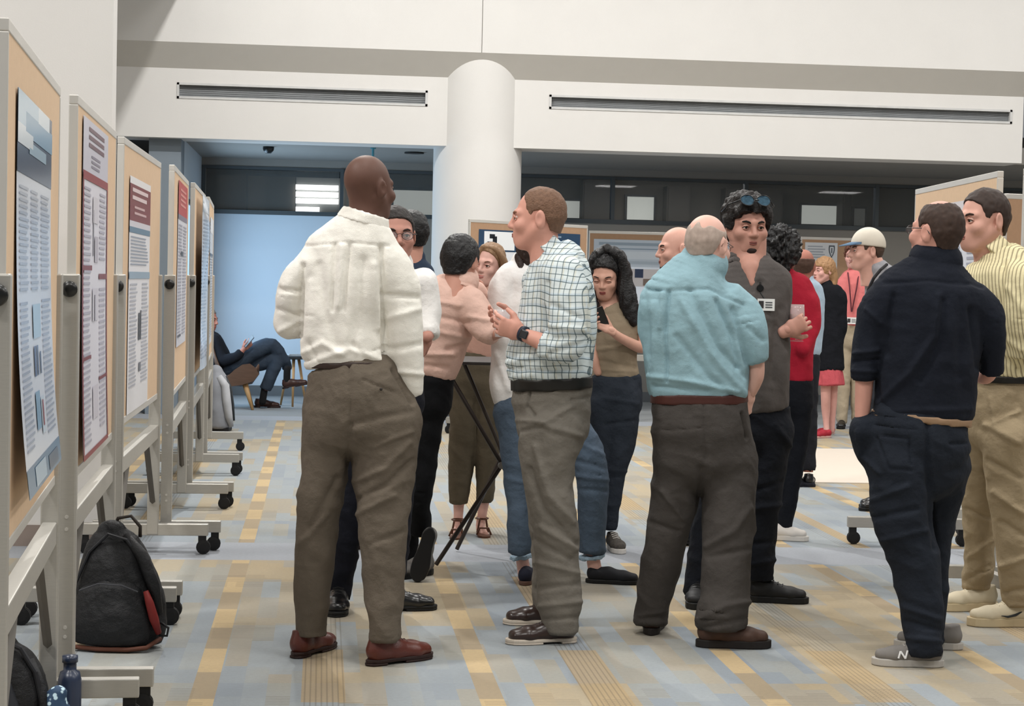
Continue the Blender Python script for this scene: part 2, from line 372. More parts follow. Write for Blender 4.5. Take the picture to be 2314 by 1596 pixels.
tag(dm.build('ceiling_rod', mat('teal_rod', '#4f9db0', .4)), 'short teal rod hanging from the bay ceiling', 'rod')
# ================================================================== POSTER BOARDS
m_cork = mat('tan_board_fabric', '#d8bb9c', .9, noise=.025, nscale=40, bump=.15, bscale=500)
m_cork2 = mat('brown_board_fabric', '#ad8c70', .9, noise=.03, nscale=40, bump=.15, bscale=500)
m_alu = mat('brushed_aluminium', '#bab7b0', .42, metal=.55, noise=.03, nscale=30, stretch=(1, 1, 8))
m_alu2 = mat('pale_aluminium', '#d4d1cb', .4, metal=.35, noise=.02)
m_blk = mat('black_rubber', '#101012', .55, noise=.05)
m_knob = mat('black_knob', '#0d0d0d', .3, noise=.03, spec=.6)
m_brace = mat('dark_brace', '#5b5751', .5, metal=.4)
def board(label, pn, pf, z0, z1, zr=.42, cork=m_cork, foot_off=.11, fl=.335, braces=True, zsl=1.42, flip=1):
    """pn, pf: floor points (x,y) of the two posts. Board plane runs pn -> pf; visible side is to the +n side"""
    pn = np.array([pn[0], pn[1], 0.]); pf = np.array([pf[0], pf[1], 0.])
    d = pf-pn; L = np.linalg.norm(d); d /= L; n = np.array([d[1], -d[0], 0])*flip; up = np.array([0, 0, 1.])
    R = np.stack([d, n, up], 1)
    e = empty('poster_board', (pn+pf)/2, label, 'poster board')
    def P(s, t, z): return pn + d*s + n*t + up*z
    mb = MB(); mb.box(P(L/2, 0, (z0+z1)/2), (L/2-.015, .012, (z1-z0)/2-.02), R); mb.build('cork_panel', cork, e)
    for (s0, s1, za, zb_) in ((0.005, L-.005, z1-.03, z1), (0.005, L-.005, z0, z0+.03), (.005, .017, z0+.03, z1-.03), (L-.017, L-.005, z0+.03, z1-.03)):
        mb = MB(); mb.box(P((s0+s1)/2, 0, (za+zb_)/2), ((s1-s0)/2, .0145, (zb_-za)/2), R); bevel(mb.build('frame_rail', m_alu2, e), .003)
    mb = MB(); mb.box(P(L/2, .0, zr-.035), (L/2-.03, .022, .035), R); bevel(mb.build('cross_rail', m_alu, e), .004)
    for s, sg in ((0, -1), (L, 1)):
        po = MB(); po.box(P(s, 0, (.1+zsl)/2), (.028, .028, (zsl-.1)/2), R)
        pa = bevel(po.build('post', m_alu, e), .005)
        k = MB(); ax = np.stack([n, up, d*sg], 1); k.lathe([(.018, 0), (.025, .004), (.026, .016), (.023, .022), (.01, .025)], P(s+sg*.028, .0, 1.372), 20, 0, ax)
        k.build('knob', m_knob, pa, True)
        for zz in (zr-.01, zr-.05, .29, .26):
            k = MB(); k.lathe([(.006, 0), (.006, .003)], P(s+sg*.028, .0, zz), 8, 0, ax); k.build('bolt', m_alu2, pa)
        fo = MB(); fo.box(P(s, foot_off, .125), (.022, fl, .03), R); fa = bevel(fo.build('foot_bar', m_alu, e), .004)
        for tt in (foot_off-fl+.03, foot_off+fl-.03):
            cs = MB(); ax2 = np.stack([n, up, d], 1)
            for q in (-.018, .004):
                cs.lathe([(.02, 0), (.036, .002), (.036, .012), (.02, .014)], P(s+q, tt+sg*.006, .0365), 16, 0, ax2)
            cs.box(P(s, tt, .075), (.014, .02, .022), R); cs.build('caster', m_blk, fa)
    if braces:
        for s, sg in ((.44, 1), (L-.44, -1)):
            b = MB(); a0 = P(s, 0.0, zr-.06); a1 = P(s-sg*.40, 0.0, .27)
            b.tube([a0, a1], .014, 4); b.build('brace', m_brace, e)
    e2 = dict(P=P, R=R, L=L, d=d, n=n, root=e, z0=z0, z1=z1)
    return e2
def gxy(px, D, py=640):
    p = at(px, py, D); return (p[0], p[1])
PALETTE = {}
def pm(c, rough=.45): 
    k = 'print_'+c.strip('#')
    return mat(k, c, rough, noise=0)
def poster(bd, label, s0, s1, z0, z1, items, paper='#e4e3e6', curl=.0, off=.016, wave=0, gloss=.35):
    """items: (u0,u1,v0,v1,colour); u from near to far edge 0..1, v from top 0..1"""
    P = bd['P']; cols = [paper]; mb = MB()
    def dsp(u, v): return off + curl*(v**3)*.05 + wave*math.sin(u*3.14)*math.sin(v*7)*.5*(1 if wave > 0 else -1)
    nu, nv = 6, 14
    def quad(u0, u1, v0, v1, m, o):
        a = max(1, int((u1-u0)*nu+.99)); b = max(1, int((v1-v0)*nv+.99))
        V = []; Fc = []
        for j in range(b+1):
            for i in range(a+1):
                u = u0+(u1-u0)*i/a; v = v0+(v1-v0)*j/b
                V.append(P(s0+(s1-s0)*u, dsp(u, v)+o, z1-(z1-z0)*v))
        for j in range(b):
            for i in range(a): Fc.append((j*(a+1)+i, (j+1)*(a+1)+i, (j+1)*(a+1)+i+1, j*(a+1)+i+1))
        mb.add(V, Fc, m)
    quad(0, 1, 0, 1, 0, 0)
    V0 = len(mb.v)
    lay = 0
    for it in items:
        u0, u1, v0, v1, c = it[:5]; lv = it[5] if len(it) > 5 else 1
        if c not in cols: cols.append(c)
        quad(u0, u1, v0, v1, cols.index(c), .0012*lv)
    o = mb.build('poster', [pm(c, gloss) for c in cols])
    tag(o, label, 'poster'); return o
def textrows(u0, u1, v0, v1, n, c, rnd, fill=.5, ragged=.25):
    out = []; dv = (v1-v0)/n
    for i in range(n):
        out.append((u0, u1-(u1-u0)*ragged*rnd.random(), v0+dv*i, v0+dv*(i+fill), c, 2))
    return out
# ---- row along the left
S = []
KW = dict(foot_off=-.045, fl=.325)
S.append(board('cork poster board on an aluminium stand with the blue-headed poster', gxy(-3, 4.24), gxy(121, 5.83), .765, 1.995, .65, **KW))
S.append(board('cork poster board on an aluminium stand with the red-bordered poster', gxy(160, 6.0), gxy(251, 7.57), .755, 1.99, .655, **KW))
S.append(board('cork poster board on an aluminium stand with the maroon-headed poster', gxy(268, 7.74), gxy(354, 9.53), .79, 1.985, .66, **KW))
S.append(board('cork poster board on an aluminium stand with the bright red-headed poster', gxy(384, 9.66), gxy(418, 11.38), .78, 1.985, .66, **KW))
S.append(board('cork poster board on an aluminium stand with the glossy curling white poster', gxy(432, 11.5), gxy(457, 13.3), .77, 1.985, .66, **KW))
S.append(board('cork poster board stand at the end of the row beside the grey backpack', gxy(466, 13.45), gxy(477, 15.2), .77, 1.98, .66, **KW))
rnd = random.Random(3)
def cols_text(c, us, v0, v1, n, fill=.45):
    o = []
    for a, b in us: o += textrows(a, b, v0, v1, n, c, rnd, fill)
    return o
L1 = S[0]['L']
it = [(0, 1, 0, .2, '#25405f')]+[(0, .55, 0, .08, '#b9cfe0', 2), (.2, 1, .04, .1, '#7fa3bf', 2), (.0, .4, .08, .13, '#dfe6ec', 2), (.55, .9, .0, .05, '#dbe6ee', 2), (.3, .8, .11, .14, '#9fb9cc', 2)]
it += [(.06+.5*rnd.random(), .3+.6*rnd.random(), .15+.045*rnd.random(), .0, '#5d7fa0') for _ in range(0)]
it += cols_text('#a7aebc', ((.06, .3), (.36, .6), (.66, .94)), .23, .5, 17)
it += cols_text('#9da5b6', ((.06, .3), (.66, .94)), .52, .9, 24)
it += [(.38, .6, .53, .62, '#a9c4d9', 2), (.38, .44, .64, .72, '#3a4f7a', 2), (.47, .5, .64, .72, '#3a4f7a', 2), (.55, .58, .66, .72, '#2d3f66', 2), (.36, .48, .76, .86, '#7ba1be', 2), (.5, .6, .78, .88, '#c7d5e2', 2), (.53, .56, .79, .86, '#a03a44', 3)]
it += [(0, 1, .93, 1, '#4f7391'), (.2, .5, .94, .99, '#9fb6c9', 2), (.6, .9, .95, .99, '#27425e', 2)]
poster(S[0], 'glossy poster with a dark blue photographic header on the tallest cork board', .21, 1.24, .88, 1.86, it, '#d9dee8', curl=.8, gloss=.2)
it = [(0, 1, .0, .155, '#c8c6d2')]+textrows(.2, .85, .02, .09, 3, '#6a4b56', rnd, .55, .1)+textrows(.3, .7, .1, .145, 3, '#8a8494', rnd, .5, .2)
it += [(0, 1, .155, .18, '#8c2029', 2), (0, .035, .155, 1, '#8c2029', 2), (.965, 1, .155, 1, '#8c2029', 2), (0, 1, .985, 1, '#8c2029', 2), (.04, .36, .43, .445, '#7a3038', 2), (.64, .96, .455, .472, '#7a2b32', 2), (.04, .33, .7, .712, '#7a3038', 2), (.64, .96, .78, .792, '#7a2b32', 2)]
it += cols_text('#aeabb9', ((.06, .32),), .2, .97, 44)+cols_text('#b4b1be', ((.66, .94),), .2, .42, 13)+cols_text('#b4b1be', ((.66, .94),), .5, .95, 26)
it += [(.38, .6, .22, .3, '#d4d0d8', 2), (.4, .43, .26, .4, '#a5a0a8', 2), (.46, .6, .34, .42, '#b9b4be', 2), (.38, .6, .5, .6, '#cfccd6', 2), (.45, .48, .52, .6, '#77727f', 3), (.38, .6, .8, .9, '#d2ced8', 2)]
poster(S[1], 'poster with a lavender header and red border on a cork board behind the black backpack', .17, 1.14, .80, 1.94, it, '#dfdde6', curl=.3)
it = [(0, 1, 0, .03, '#f0eeee'), (0, 1, .03, .185, '#7c262b')]+textrows(.1, .9, .045, .11, 2, '#e5cfcf', rnd, .5, .15)+textrows(.2, .8, .12, .17, 2, '#d3b0b0', rnd, .4, .2)
it += [(0, 1, .185, .21, '#d9d5dc'), (0, 1, .21, .235, '#5f7f97')]+cols_text('#959dab', ((.06, .94),), .25, .38, 9, .4)+[(0, 1, .40, .43, '#93a9bb', 2)]
it += cols_text('#b8bac3', ((.06, .4), (.62, .95)), .45, .9, 26)+[(.46, .52, .58, .7, '#41434b', 2), (.55, .6, .57, .7, '#55565e', 2), (.5, .6, .8, .84, '#6e7079', 2)]
poster(S[2], 'poster with a maroon title block and white text on a cork board in the row', .24, 1.2, .82, 1.84, it, '#ecebee')
it = [(0, 1, 0, .2, '#b8322e')]+textrows(.2, .85, .04, .16, 4, '#d98a80', rnd, .45, .2)+[(0, 1, .2, .23, '#7f7483')]+cols_text('#a3a1ac', ((.06, .45), (.55, .95)), .26, .95, 34)+[(.3, .55, .42, .45, '#3d3d46', 3), (.1, .4, .93, .945, '#4c4a50', 3)]
poster(S[3], 'poster with a bright red header on a cork board farther down the row', .42, 1.52, 1.03, 1.93, it, '#d9d8df')
it = cols_text('#a7abb4', ((.06, .45), (.55, .95)), .14, .95, 38)+[(0, 1, 0, .1, '#c4cdd8')]
poster(S[4], 'glossy white poster curling away from a cork board farther down the row', .3, 1.5, .82, 1.93, it, '#d5d9e0', off=.05, wave=.05, gloss=.15)
it = cols_text('#9aa0aa', ((.06, .45), (.55, .95)), .3, .95, 30)+[(0, 1, 0, .12, '#e7e9ec'), (0, 1, .28, .3, '#566070')]
poster(S[5], 'plain white poster on the last cork board of the row by the grey backpack', .3, 1.4, .9, 1.85, it, '#cfd5dd')
# ---- boards at the back
BC = board('cork poster board standing in front of the white column', gxy(1056, 17.3), gxy(1324, 18.5), .76, 1.99, .65, m_cork2, braces=False)
it = [(0, 1, 0, .2, '#2d4560'), (.05, .34, .015, .185, '#e9ecef', 2)]+textrows(.4, .95, .03, .17, 3, '#8fa6ba', rnd, .3, .3)
it += [(.05, .2, .24, .28, '#33475c', 2), (.5, .68, .24, .28, '#33475c', 2), (.76, .95, .24, .28, '#33475c', 2)]
it += cols_text('#9aa2ae', ((.05, .3), (.37, .63), (.72, .95)), .32, .92, 18)
# small black figure emblem on the header
it += [(.1, .15, .04, .08, '#20242a', 3), (.13, .17, .06, .12, '#20242a', 3), (.08, .13, .11, .13, '#20242a', 3), (.1, .14, .14, .17, '#20242a', 3)]
poster(BC, 'poster with a navy header and small black emblem on the board before the column',   .12, BC['L']-.12, .9, 1.90, it, '#dfe2e8')
BW = board('wide brown cork board near the back wall behind the woman with the phone', gxy(1327, 20.6), gxy(1770, 20.9), .76, 2.0, .65, m_cork2, braces=False)
it = [(0, 1, 0, .28, '#b9c6d4'), (.03, .6, .03, .06, '#8fa0b0', 2), (.03, .97, .09, .1, '#7f94a8', 2), (0, 1, .12, .2, '#c9d4df', 2), (.02, .6, .22, .25, '#a8b7c6', 2)]
for k in range(5):
    it += [(.03+k*.195, .2+k*.195, .3, .48, '#b5b2b4', 2), (.05+k*.195, .1+k*.195, .3, .39, ['#3c5a7a', '#26344e', '#57616e', '#26344e', '#3c5a7a'][k], 3), (.1+k*.195, .19+k*.195, .4, .47, ['#7d7a78', '#6d5f58', '#777', '#857c70', '#6b6c72'][k] if k != 2 else '#777777', 3)]
it += cols_text('#aab6c4', ((.03, .28), (.36, .62), (.7, .97)), .55, .95, 16)
poster(BW, 'wide pale blue poster with a row of photographs on the brown board', .06, 1.95, .85, 1.91, it, '#d5deea')
BX = board('narrow brown cork board near the back wall with the shield crest poster', gxy(1806, 20.75), gxy(1990, 20.95), .76, 1.99, .65, m_cork2, braces=False)
it = textrows(.08, .7, .04, .2, 5, '#9ba3ad', rnd, .4, .3)+cols_text('#a5adb8', ((.06, .46), (.54, .94)), .3, .95, 24)
# shield crest: dark shield, pale inner shield, dark centre
for k in range(8):
    w = [.09, .095, .095, .09, .08, .065, .045, .02][k]; it += [(.82-w, .82+w, .03+k*.018, .03+(k+1)*.018, '#4a5058', 2)]
for k in range(6):
    w = [.06, .062, .06, .05, .035, .015][k]; it += [(.82-w, .82+w, .045+k*.018, .045+(k+1)*.018, '#c9ced4', 3)]
it += [(.805, .835, .06, .12, '#3d434b', 4)]
poster(BX, 'white poster with a grey shield crest in its corner on the back wall board', .05, .43, 1.0, 1.93, it, '#cfd3d8')
# ---- boards on the right
R1 = board('pale cork board on a wheeled stand beside the man in the yellow striped shirt', gxy(2067, 10.5), gxy(2254, 8.72), .76, 1.99, .65, m_cork, foot_off=0, flip=1)
it = [(0, 1, 0, .12, '#d9d4d8'), (0, 1, .12, .15, '#6b6f86', 2)]+cols_text('#a5a9b8', ((.06, .3), (.38, .62), (.7, .94)), .2, .95, 26)
poster(R1, 'white poster with a grey rule on the pale cork board behind the men', .42, 1.6, .9, 1.88, it, '#dde1ea')
R2 = board('cork board standing behind the pale one, its edge beyond the yellow shirt', gxy(2263, 10.7), gxy(2700, 11.2), .76, 1.99, .65, m_cork2, foot_off=0, braces=False)
R3 = board('cork board at the edge, its corner beyond the yellow shirt man', gxy(2304, 8.35), gxy(2760, 8.5), .76, 1.98, .65, m_cork, foot_off=0, braces=False)
# ================================================================== PEOPLE: implicit surfaces
def vnoise(P, seed=0):
    """smooth value noise in [0,1]"""
    I = np.floor(P).astype(np.int64); f = P-I; f = f*f*(3-2*f)
    def h(ix, iy, iz):
        n = (ix*374761393 + iy*668265263 + iz*2147483647 + seed*1274126177) & 0xffffffff
        n = ((n ^ (n >> 13))*1274126177) & 0xffffffff; n = n ^ (n >> 16)
        return (n & 0xffff)/65535.0
    r = 0
    for dx in (0, 1):
        for dy in (0, 1):
            for dz in (0, 1):
                w = (f[:, 0] if dx else 1-f[:, 0])*(f[:, 1] if dy else 1-f[:, 1])*(f[:, 2] if dz else 1-f[:, 2])
                r = r + w*h(I[:, 0]+dx, I[:, 1]+dy, I[:, 2]+dz)
    return r
class Field:
    def __init__(s, lo, hi, h):
        s.h = h; s.lo = np.asarray(lo, float)-3*h; s.n = np.ceil((np.asarray(hi, float)+3*h-s.lo)/h).astype(int)+1
        s.F = np.full(tuple(s.n), 1.0, dtype=np.float32)
    def _slice(s, lo, hi):
        a = np.clip(np.floor((lo-s.lo)/s.h).astype(int), 0, s.n-1); b = np.clip(np.ceil((hi-s.lo)/s.h).astype(int)+1, 1, s.n)
        sl = tuple(slice(x, y) for x, y in zip(a, b))
        X = (s.lo[0]+np.arange(a[0], b[0])*s.h).astype(np.float32)[:, None, None]
        Y = (s.lo[1]+np.arange(a[1], b[1])*s.h).astype(np.float32)[None, :, None]
        Z = (s.lo[2]+np.arange(a[2], b[2])*s.h).astype(np.float32)[None, None, :]
        return sl, X, Y, Z
    def comb(s, sl, d, k, sub=False):
        A = s.F[sl]
        if sub:
            d = -d
            if k > 0:
                hh = np.maximum(k-np.abs(A-d), 0)/k; s.F[sl] = np.maximum(A, d)+hh*hh*k*.25
            else: s.F[sl] = np.maximum(A, d)
        elif k > 0:
            hh = np.maximum(k-np.abs(A-d), 0)/k; s.F[sl] = np.minimum(A, d)-hh*hh*k*.25
        else: s.F[sl] = np.minimum(A, d)
    def seg(s, p0, p1, r0, r1, k=.02, e0=None, e1=None, vref=None, sub=False):
        """tapered elliptic segment. r=(a,b): b along vref, a across; e0,e1 end roundness (metres)"""
        p0 = np.asarray(p0, float); p1 = np.asarray(p1, float); ax = p1-p0; L = np.linalg.norm(ax)
        if L < 1e-6: ax = np.array([0, 0, 1.]); L = 1e-6
        else: ax = ax/L
        vr = FH if vref is None else np.asarray(vref, float)
        v = vr-ax*np.dot(vr, ax)
        if np.linalg.norm(v) < .15: v = UPZ-ax*np.dot(UPZ, ax)
        v /= np.linalg.norm(v); u = np.cross(ax, v)
        R = max(max(r0), max(r1)); pad = R+k+2*s.h
        sl, X, Y, Z = s._slice(np.minimum(p0, p1)-pad, np.maximum(p0, p1)+pad)
        X = X-p0[0]; Y = Y-p0[1]; Z = Z-p0[2]
        w = X*ax[0]+Y*ax[1]+Z*ax[2]; t = np.clip(w/L, 0, 1); ov = w-t*L
        uu = X*u[0]+Y*u[1]+Z*u[2]; vv = X*v[0]+Y*v[1]+Z*v[2]
        a = r0[0]+(r1[0]-r0[0])*t; b = r0[1]+(r1[1]-r0[1])*t; m = np.minimum(a, b)
        m0 = m if e0 is None else e0; m1 = m if e1 is None else e1
        me = np.where(ov < 0, m0, m1)
        kk = np.sqrt((uu/a)**2+(vv/b)**2+(ov/me)**2)
        s.comb(sl, ((kk-1)*m).astype(np.float32), k, sub)
    def chain(s, c, k, f0=0, f1=0, vref=None, ef=.0035):
        """hard union of one chain's segments, then smooth union with the rest"""
        R = c[:, 3:].max(); pad = R+k+2*s.h
        t = Field.__new__(Field); t.h = s.h
        a = np.clip(np.floor((c[:, :3].min(0)-pad-s.lo)/s.h).astype(int), 0, s.n-1); b = np.clip(np.ceil((c[:, :3].max(0)+pad-s.lo)/s.h).astype(int)+1, 1, s.n)
        t.lo = s.lo+a*s.h; t.n = b-a; t.F = np.full(tuple(t.n), 1.0, dtype=np.float32); m = len(c)-1
        dv = np.diff(c[:, :3], axis=0); dv = dv/(np.linalg.norm(dv, axis=1, keepdims=True)+1e-9)
        ends = [None]*(m+1)
        for i in range(1, m):
            if np.dot(dv[i-1], dv[i]) > .975: ends[i] = .2*min(c[i, 3:])
        for i in range(m):
            t.seg(c[i, :3], c[i+1, :3], c[i, 3:], c[i+1, 3:], .0, ef if (f0 and i == 0) else ends[i], ef if (f1 and i == m-1) else ends[i+1], vref)
        for fl, q0, q1 in ((f0, 0, 1), (f1, m, m-1)):
            if not fl: continue
            pe = c[q0, :3]; nv = pe-c[q1, :3]; nv = nv/(np.linalg.norm(nv)+1e-9); rr = c[q0, 3:].max()*1.6+.02
            sl, X, Y, Z = t._slice(pe-rr, pe+rr)
            pl = (X-pe[0])*nv[0]+(Y-pe[1])*nv[1]+(Z-pe[2])*nv[2]
            far_ = ((X-pe[0])**2+(Y-pe[1])**2+(Z-pe[2])**2) > rr*rr
            t.F[sl] = np.where(far_, t.F[sl], np.maximum(t.F[sl], pl-ef)).astype(np.float32)
        s.comb(tuple(slice(x, y) for x, y in zip(a, b)), t.F, k)
    def ell(s, c, r, k=.02, R=None, sub=False):
        c = np.asarray(c, float); r = np.asarray(r, float); pad = r.max()+k+2*s.h
        sl, X, Y, Z = s._slice(c-pad, c+pad); X = X-c[0]; Y = Y-c[1]; Z = Z-c[2]
        if R is not None:
            X, Y, Z = (X*R[0, 0]+Y*R[1, 0]+Z*R[2, 0], X*R[0, 1]+Y*R[1, 1]+Z*R[2, 1], X*R[0, 2]+Y*R[1, 2]+Z*R[2, 2])
        kk = np.sqrt((X/r[0])**2+(Y/r[1])**2+(Z/r[2])**2)
        s.comb(sl, ((kk-1)*r.min()).astype(np.float32), k, sub)
    def cut(s, fn):
        sl, X, Y, Z = s._slice(s.lo, s.lo+s.n*s.h); s.F[sl] = np.maximum(s.F[sl], fn(X, Y, Z).astype(np.float32))
    def mesh(s):
        Fd = s.F; ins = Fd < 0
        Fd[0] = Fd[-1] = 1; Fd[:, 0] = Fd[:, -1] = 1; Fd[:, :, 0] = Fd[:, :, -1] = 1; ins = Fd < 0
        c = np.zeros(tuple(x-1 for x in Fd.shape), np.int8)
        for i in (0, 1):
            for j in (0, 1):
                for k in (0, 1): c += ins[i:Fd.shape[0]-1+i, j:Fd.shape[1]-1+j, k:Fd.shape[2]-1+k]
        act = (c > 0) & (c < 8); idx = np.argwhere(act); ids = np.full(act.shape, -1, np.int64); ids[act] = np.arange(len(idx))
        acc = np.zeros((len(idx), 3)); cnt = np.zeros(len(idx))
        cor = [(i, j, k) for i in (0, 1) for j in (0, 1) for k in (0, 1)]
        for a in cor:
            for ax in range(3):
                if a[ax] == 0:
                    b = list(a); b[ax] = 1
                    fa = Fd[idx[:, 0]+a[0], idx[:, 1]+a[1], idx[:, 2]+a[2]]; fb = Fd[idx[:, 0]+b[0], idx[:, 1]+b[1], idx[:, 2]+b[2]]
                    x = (fa < 0) != (fb < 0); t = np.where(x, fa/np.where(x, fa-fb, 1), 0)
                    p = np.array(a, float)[None]+t[:, None]*(np.array(b)-np.array(a))[None]
                    acc += p*x[:, None]; cnt += x
        V = s.lo+s.h*(idx+acc/cnt[:, None])
        Q = []
        for ax in range(3):
            o1, o2 = (ax+1) % 3, (ax+2) % 3
            sl0 = [slice(None)]*3; sl1 = [slice(None)]*3; sl0[ax] = slice(0, -1); sl1[ax] = slice(1, None)
            ch = ins[tuple(sl0)] != ins[tuple(sl1)]
            e = np.argwhere(ch); e = e[(e[:, o1] > 0) & (e[:, o2] > 0) & (e[:, o1] < Fd.shape[o1]-1) & (e[:, o2] < Fd.shape[o2]-1)]
            def g(d1, d2):
                q = e.copy(); q[:, o1] += d1; q[:, o2] += d2; return ids[q[:, 0], q[:, 1], q[:, 2]]
            q = np.stack([g(-1, -1), g(0, -1), g(0, 0), g(-1, 0)], 1)
            fl = ~ins[e[:, 0], e[:, 1], e[:, 2]]
            q[fl] = q[fl][:, ::-1]; Q.append(q)
        Q = np.concatenate(Q) if Q else np.zeros((0, 4), int)
        return V, Q
    def normals(s, V):
        I = np.clip(np.round((V-s.lo)/s.h).astype(int), 1, s.n-2); Fd = s.F
        i, j, k = I[:, 0], I[:, 1], I[:, 2]
        N = np.stack([Fd[i+1, j, k]-Fd[i-1, j, k], Fd[i, j+1, k]-Fd[i, j-1, k], Fd[i, j, k+1]-Fd[i, j, k-1]], 1).astype(float)
        return N/(np.linalg.norm(N, axis=1, keepdims=True)+1e-9)
UPZ = np.array([0, 0, 1.])
def smooth_chain(nodes, sub=3):
    """nodes: array (n,5): xyz,a,b -> Catmull-Rom"""
    A = np.asarray(nodes, float); n = len(A)
    if n < 3: return A
    out = [A[0]]
    for i in range(n-1):
        p0 = A[max(i-1, 0)]; p1 = A[i]; p2 = A[i+1]; p3 = A[min(i+2, n-1)]
        for j in range(1, sub+1):
            t = j/sub
            q = .5*((2*p1)+(-p0+p2)*t+(2*p0-5*p1+4*p2-p3)*t*t+(-p0+3*p1-3*p2+p3)*t**3)
            q[3:] = np.maximum(q[3:], .55*np.minimum(p1[3:], p2[3:])); out.append(q)
    return np.array(out)
def px_chain(D, nodes, sub=4):
    """nodes (px,py,d,a[,b]) -> world chain"""
    out = []
    for nd in nodes:
        px, py, d, a = nd[:4]; b = nd[4] if len(nd) > 4 else a
        p = at(px, py, D+d); s = (D+d)/F; out.append([*p, a*s, b*s])
    return smooth_chain(out, sub)
def seg_poly_dist(px, py, pts):
    d = np.full(px.shape, 1e9)
    for (x0, y0), (x1, y1) in zip(pts[:-1], pts[1:]):
        vx, vy = x1-x0, y1-y0; t = np.clip(((px-x0)*vx+(py-y0)*vy)/(vx*vx+vy*vy+1e-9), 0, 1)
        d = np.minimum(d, np.hypot(px-x0-t*vx, py-y0-t*vy))
    return d
def solid(chains, vox, k=.03, noise=(), folds=(), subs=()):
    """chains: list of (array(n,5), flat0, flat1). returns V,Q"""
    lo = np.min([c[0][:, :3].min(0)-c[0][:, 3:].max() for c in chains], 0); hi = np.max([c[0][:, :3].max(0)+c[0][:, 3:].max() for c in chains], 0)
    fl = Field(lo-.01, hi+.01, vox)
    for c, f0, f1 in chains:
        fl.chain(c, k, f0, f1)
    for fn in subs: fl.cut(fn)
    V, Q = fl.mesh()
    if len(noise) or len(folds):
        N = fl.normals(V); dd = np.zeros(len(V))
        wp = np.stack([vnoise(V*4.0+7.7*i, 21+i)-.5 for i in range(3)], 1)*.10
        for nz in noise:
            fx, fy, fz, amp, ridge = nz[:5]; sh = nz[5] if len(nz) > 5 else 0
            X = V+wp; r = X@RT0; a = X@FH; z = X[:, 2]
            q = vnoise(np.stack([(r+sh*z)*fx, (a+sh*z)*fy, (z-sh*r*.5)*fz], 1)+11.3, int(fx*7+fz))
            dd += amp*((1-np.abs(2*q-1)*1.6)*1.1 if ridge else 2*q-1)
        if len(folds):
            pxx, pyy = proj(V); facing = -(N@FH); fm = np.clip(facing*3, 0, 1)
            for pts, w, amp in folds:
                ds = seg_poly_dist(pxx, pyy, pts); dd += amp*np.exp(-(ds/w)**2)*fm
        V = V+N*dd[:, None]
    return V, Q
def rot3(yaw=0, pitch=0, roll=0):
    """head frame -> world. yaw: 0 faces camera, + faces picture right; pitch + looks down"""
    y, p, r = math.radians(yaw), math.radians(pitch), math.radians(roll)
    Rx = np.array([[1, 0, 0], [0, math.cos(p), -math.sin(p)], [0, math.sin(p), math.cos(p)]])
    Ry = np.array([[math.cos(r), 0, math.sin(r)], [0, 1, 0], [-math.sin(r), 0, math.cos(r)]])
    Rz = np.array([[math.cos(y), -math.sin(y), 0], [math.sin(y), math.cos(y), 0], [0, 0, 1]])
    C = np.stack([RT0, FH, UPZ], 1)
    return C@Rz@Rx@Ry
HEADS = {}
def head_field(female=False, vox=.0042, fat=1.0, jaw=1.0):
    f = Field((-.1, -.135, -.21), (.1, .12, .135), vox); X = np.array([1, 0, 0.])
    w = (.93 if female else 1.0)*fat
    f.ell((0, .012, .030), (.075, .092, .0875), .02)
    f.ell((0, -.030, -.030), (.062*w, .058, .078), .03)
    f.ell((0, -.062, -.097), (.027*w*jaw, .026, .021), .03)
    for s in (-1, 1):
        f.seg((s*.054*w*jaw, .0, -.045), (s*.022, -.06, -.099), (.019, .019), (.015, .015), .025)
        f.ell((s*.043*w, -.066, -.030), (.022, .02, .02), .025)
    f.ell((0, -.076, -.064), (.032, .021, .028), .02)
    yy = np.array([0, 1., 0])
    f.seg((-.046, -.069, .019), (0, -.084, .017), (.009, .009), (.010, .010), .018, vref=yy); f.seg((0, -.084, .017), (.046, -.069, .019), (.010, .010), (.009, .009), .018, vref=yy)
    for s in (-1, 1): f.ell((s*.033, -.098, -.002), (.019, .018, .014), .012, sub=True)
    ns = .85 if female else 1.0
    f.seg((0, -.088, .008), (0, -.108*(.98 if female else 1), -.030), (.008*ns, .009), (.0115*ns, .012), .010, vref=yy)
    for s in (-1, 1): f.ell((s*.0125*ns, -.097, -.034), (.0085, .010, .008), .008)
    for s in (-1, 1):
        R = np.array([[math.cos(s*.35), -math.sin(s*.35), 0], [math.sin(s*.35), math.cos(s*.35), 0], [0, 0, 1]])
        f.ell((s*.0795, .016, -.006), (.0085, .021, .033), .006, R)
        f.ell((s*.090, .012, -.003), (.007, .012, .021), .004, R, sub=True)
    nr = .046 if female else .057
    f.seg((0, .018, -.05), (0, .032, -.20), (nr, nr*.98), (nr*1.04, nr*1.02), .03, vref=yy)
    return f
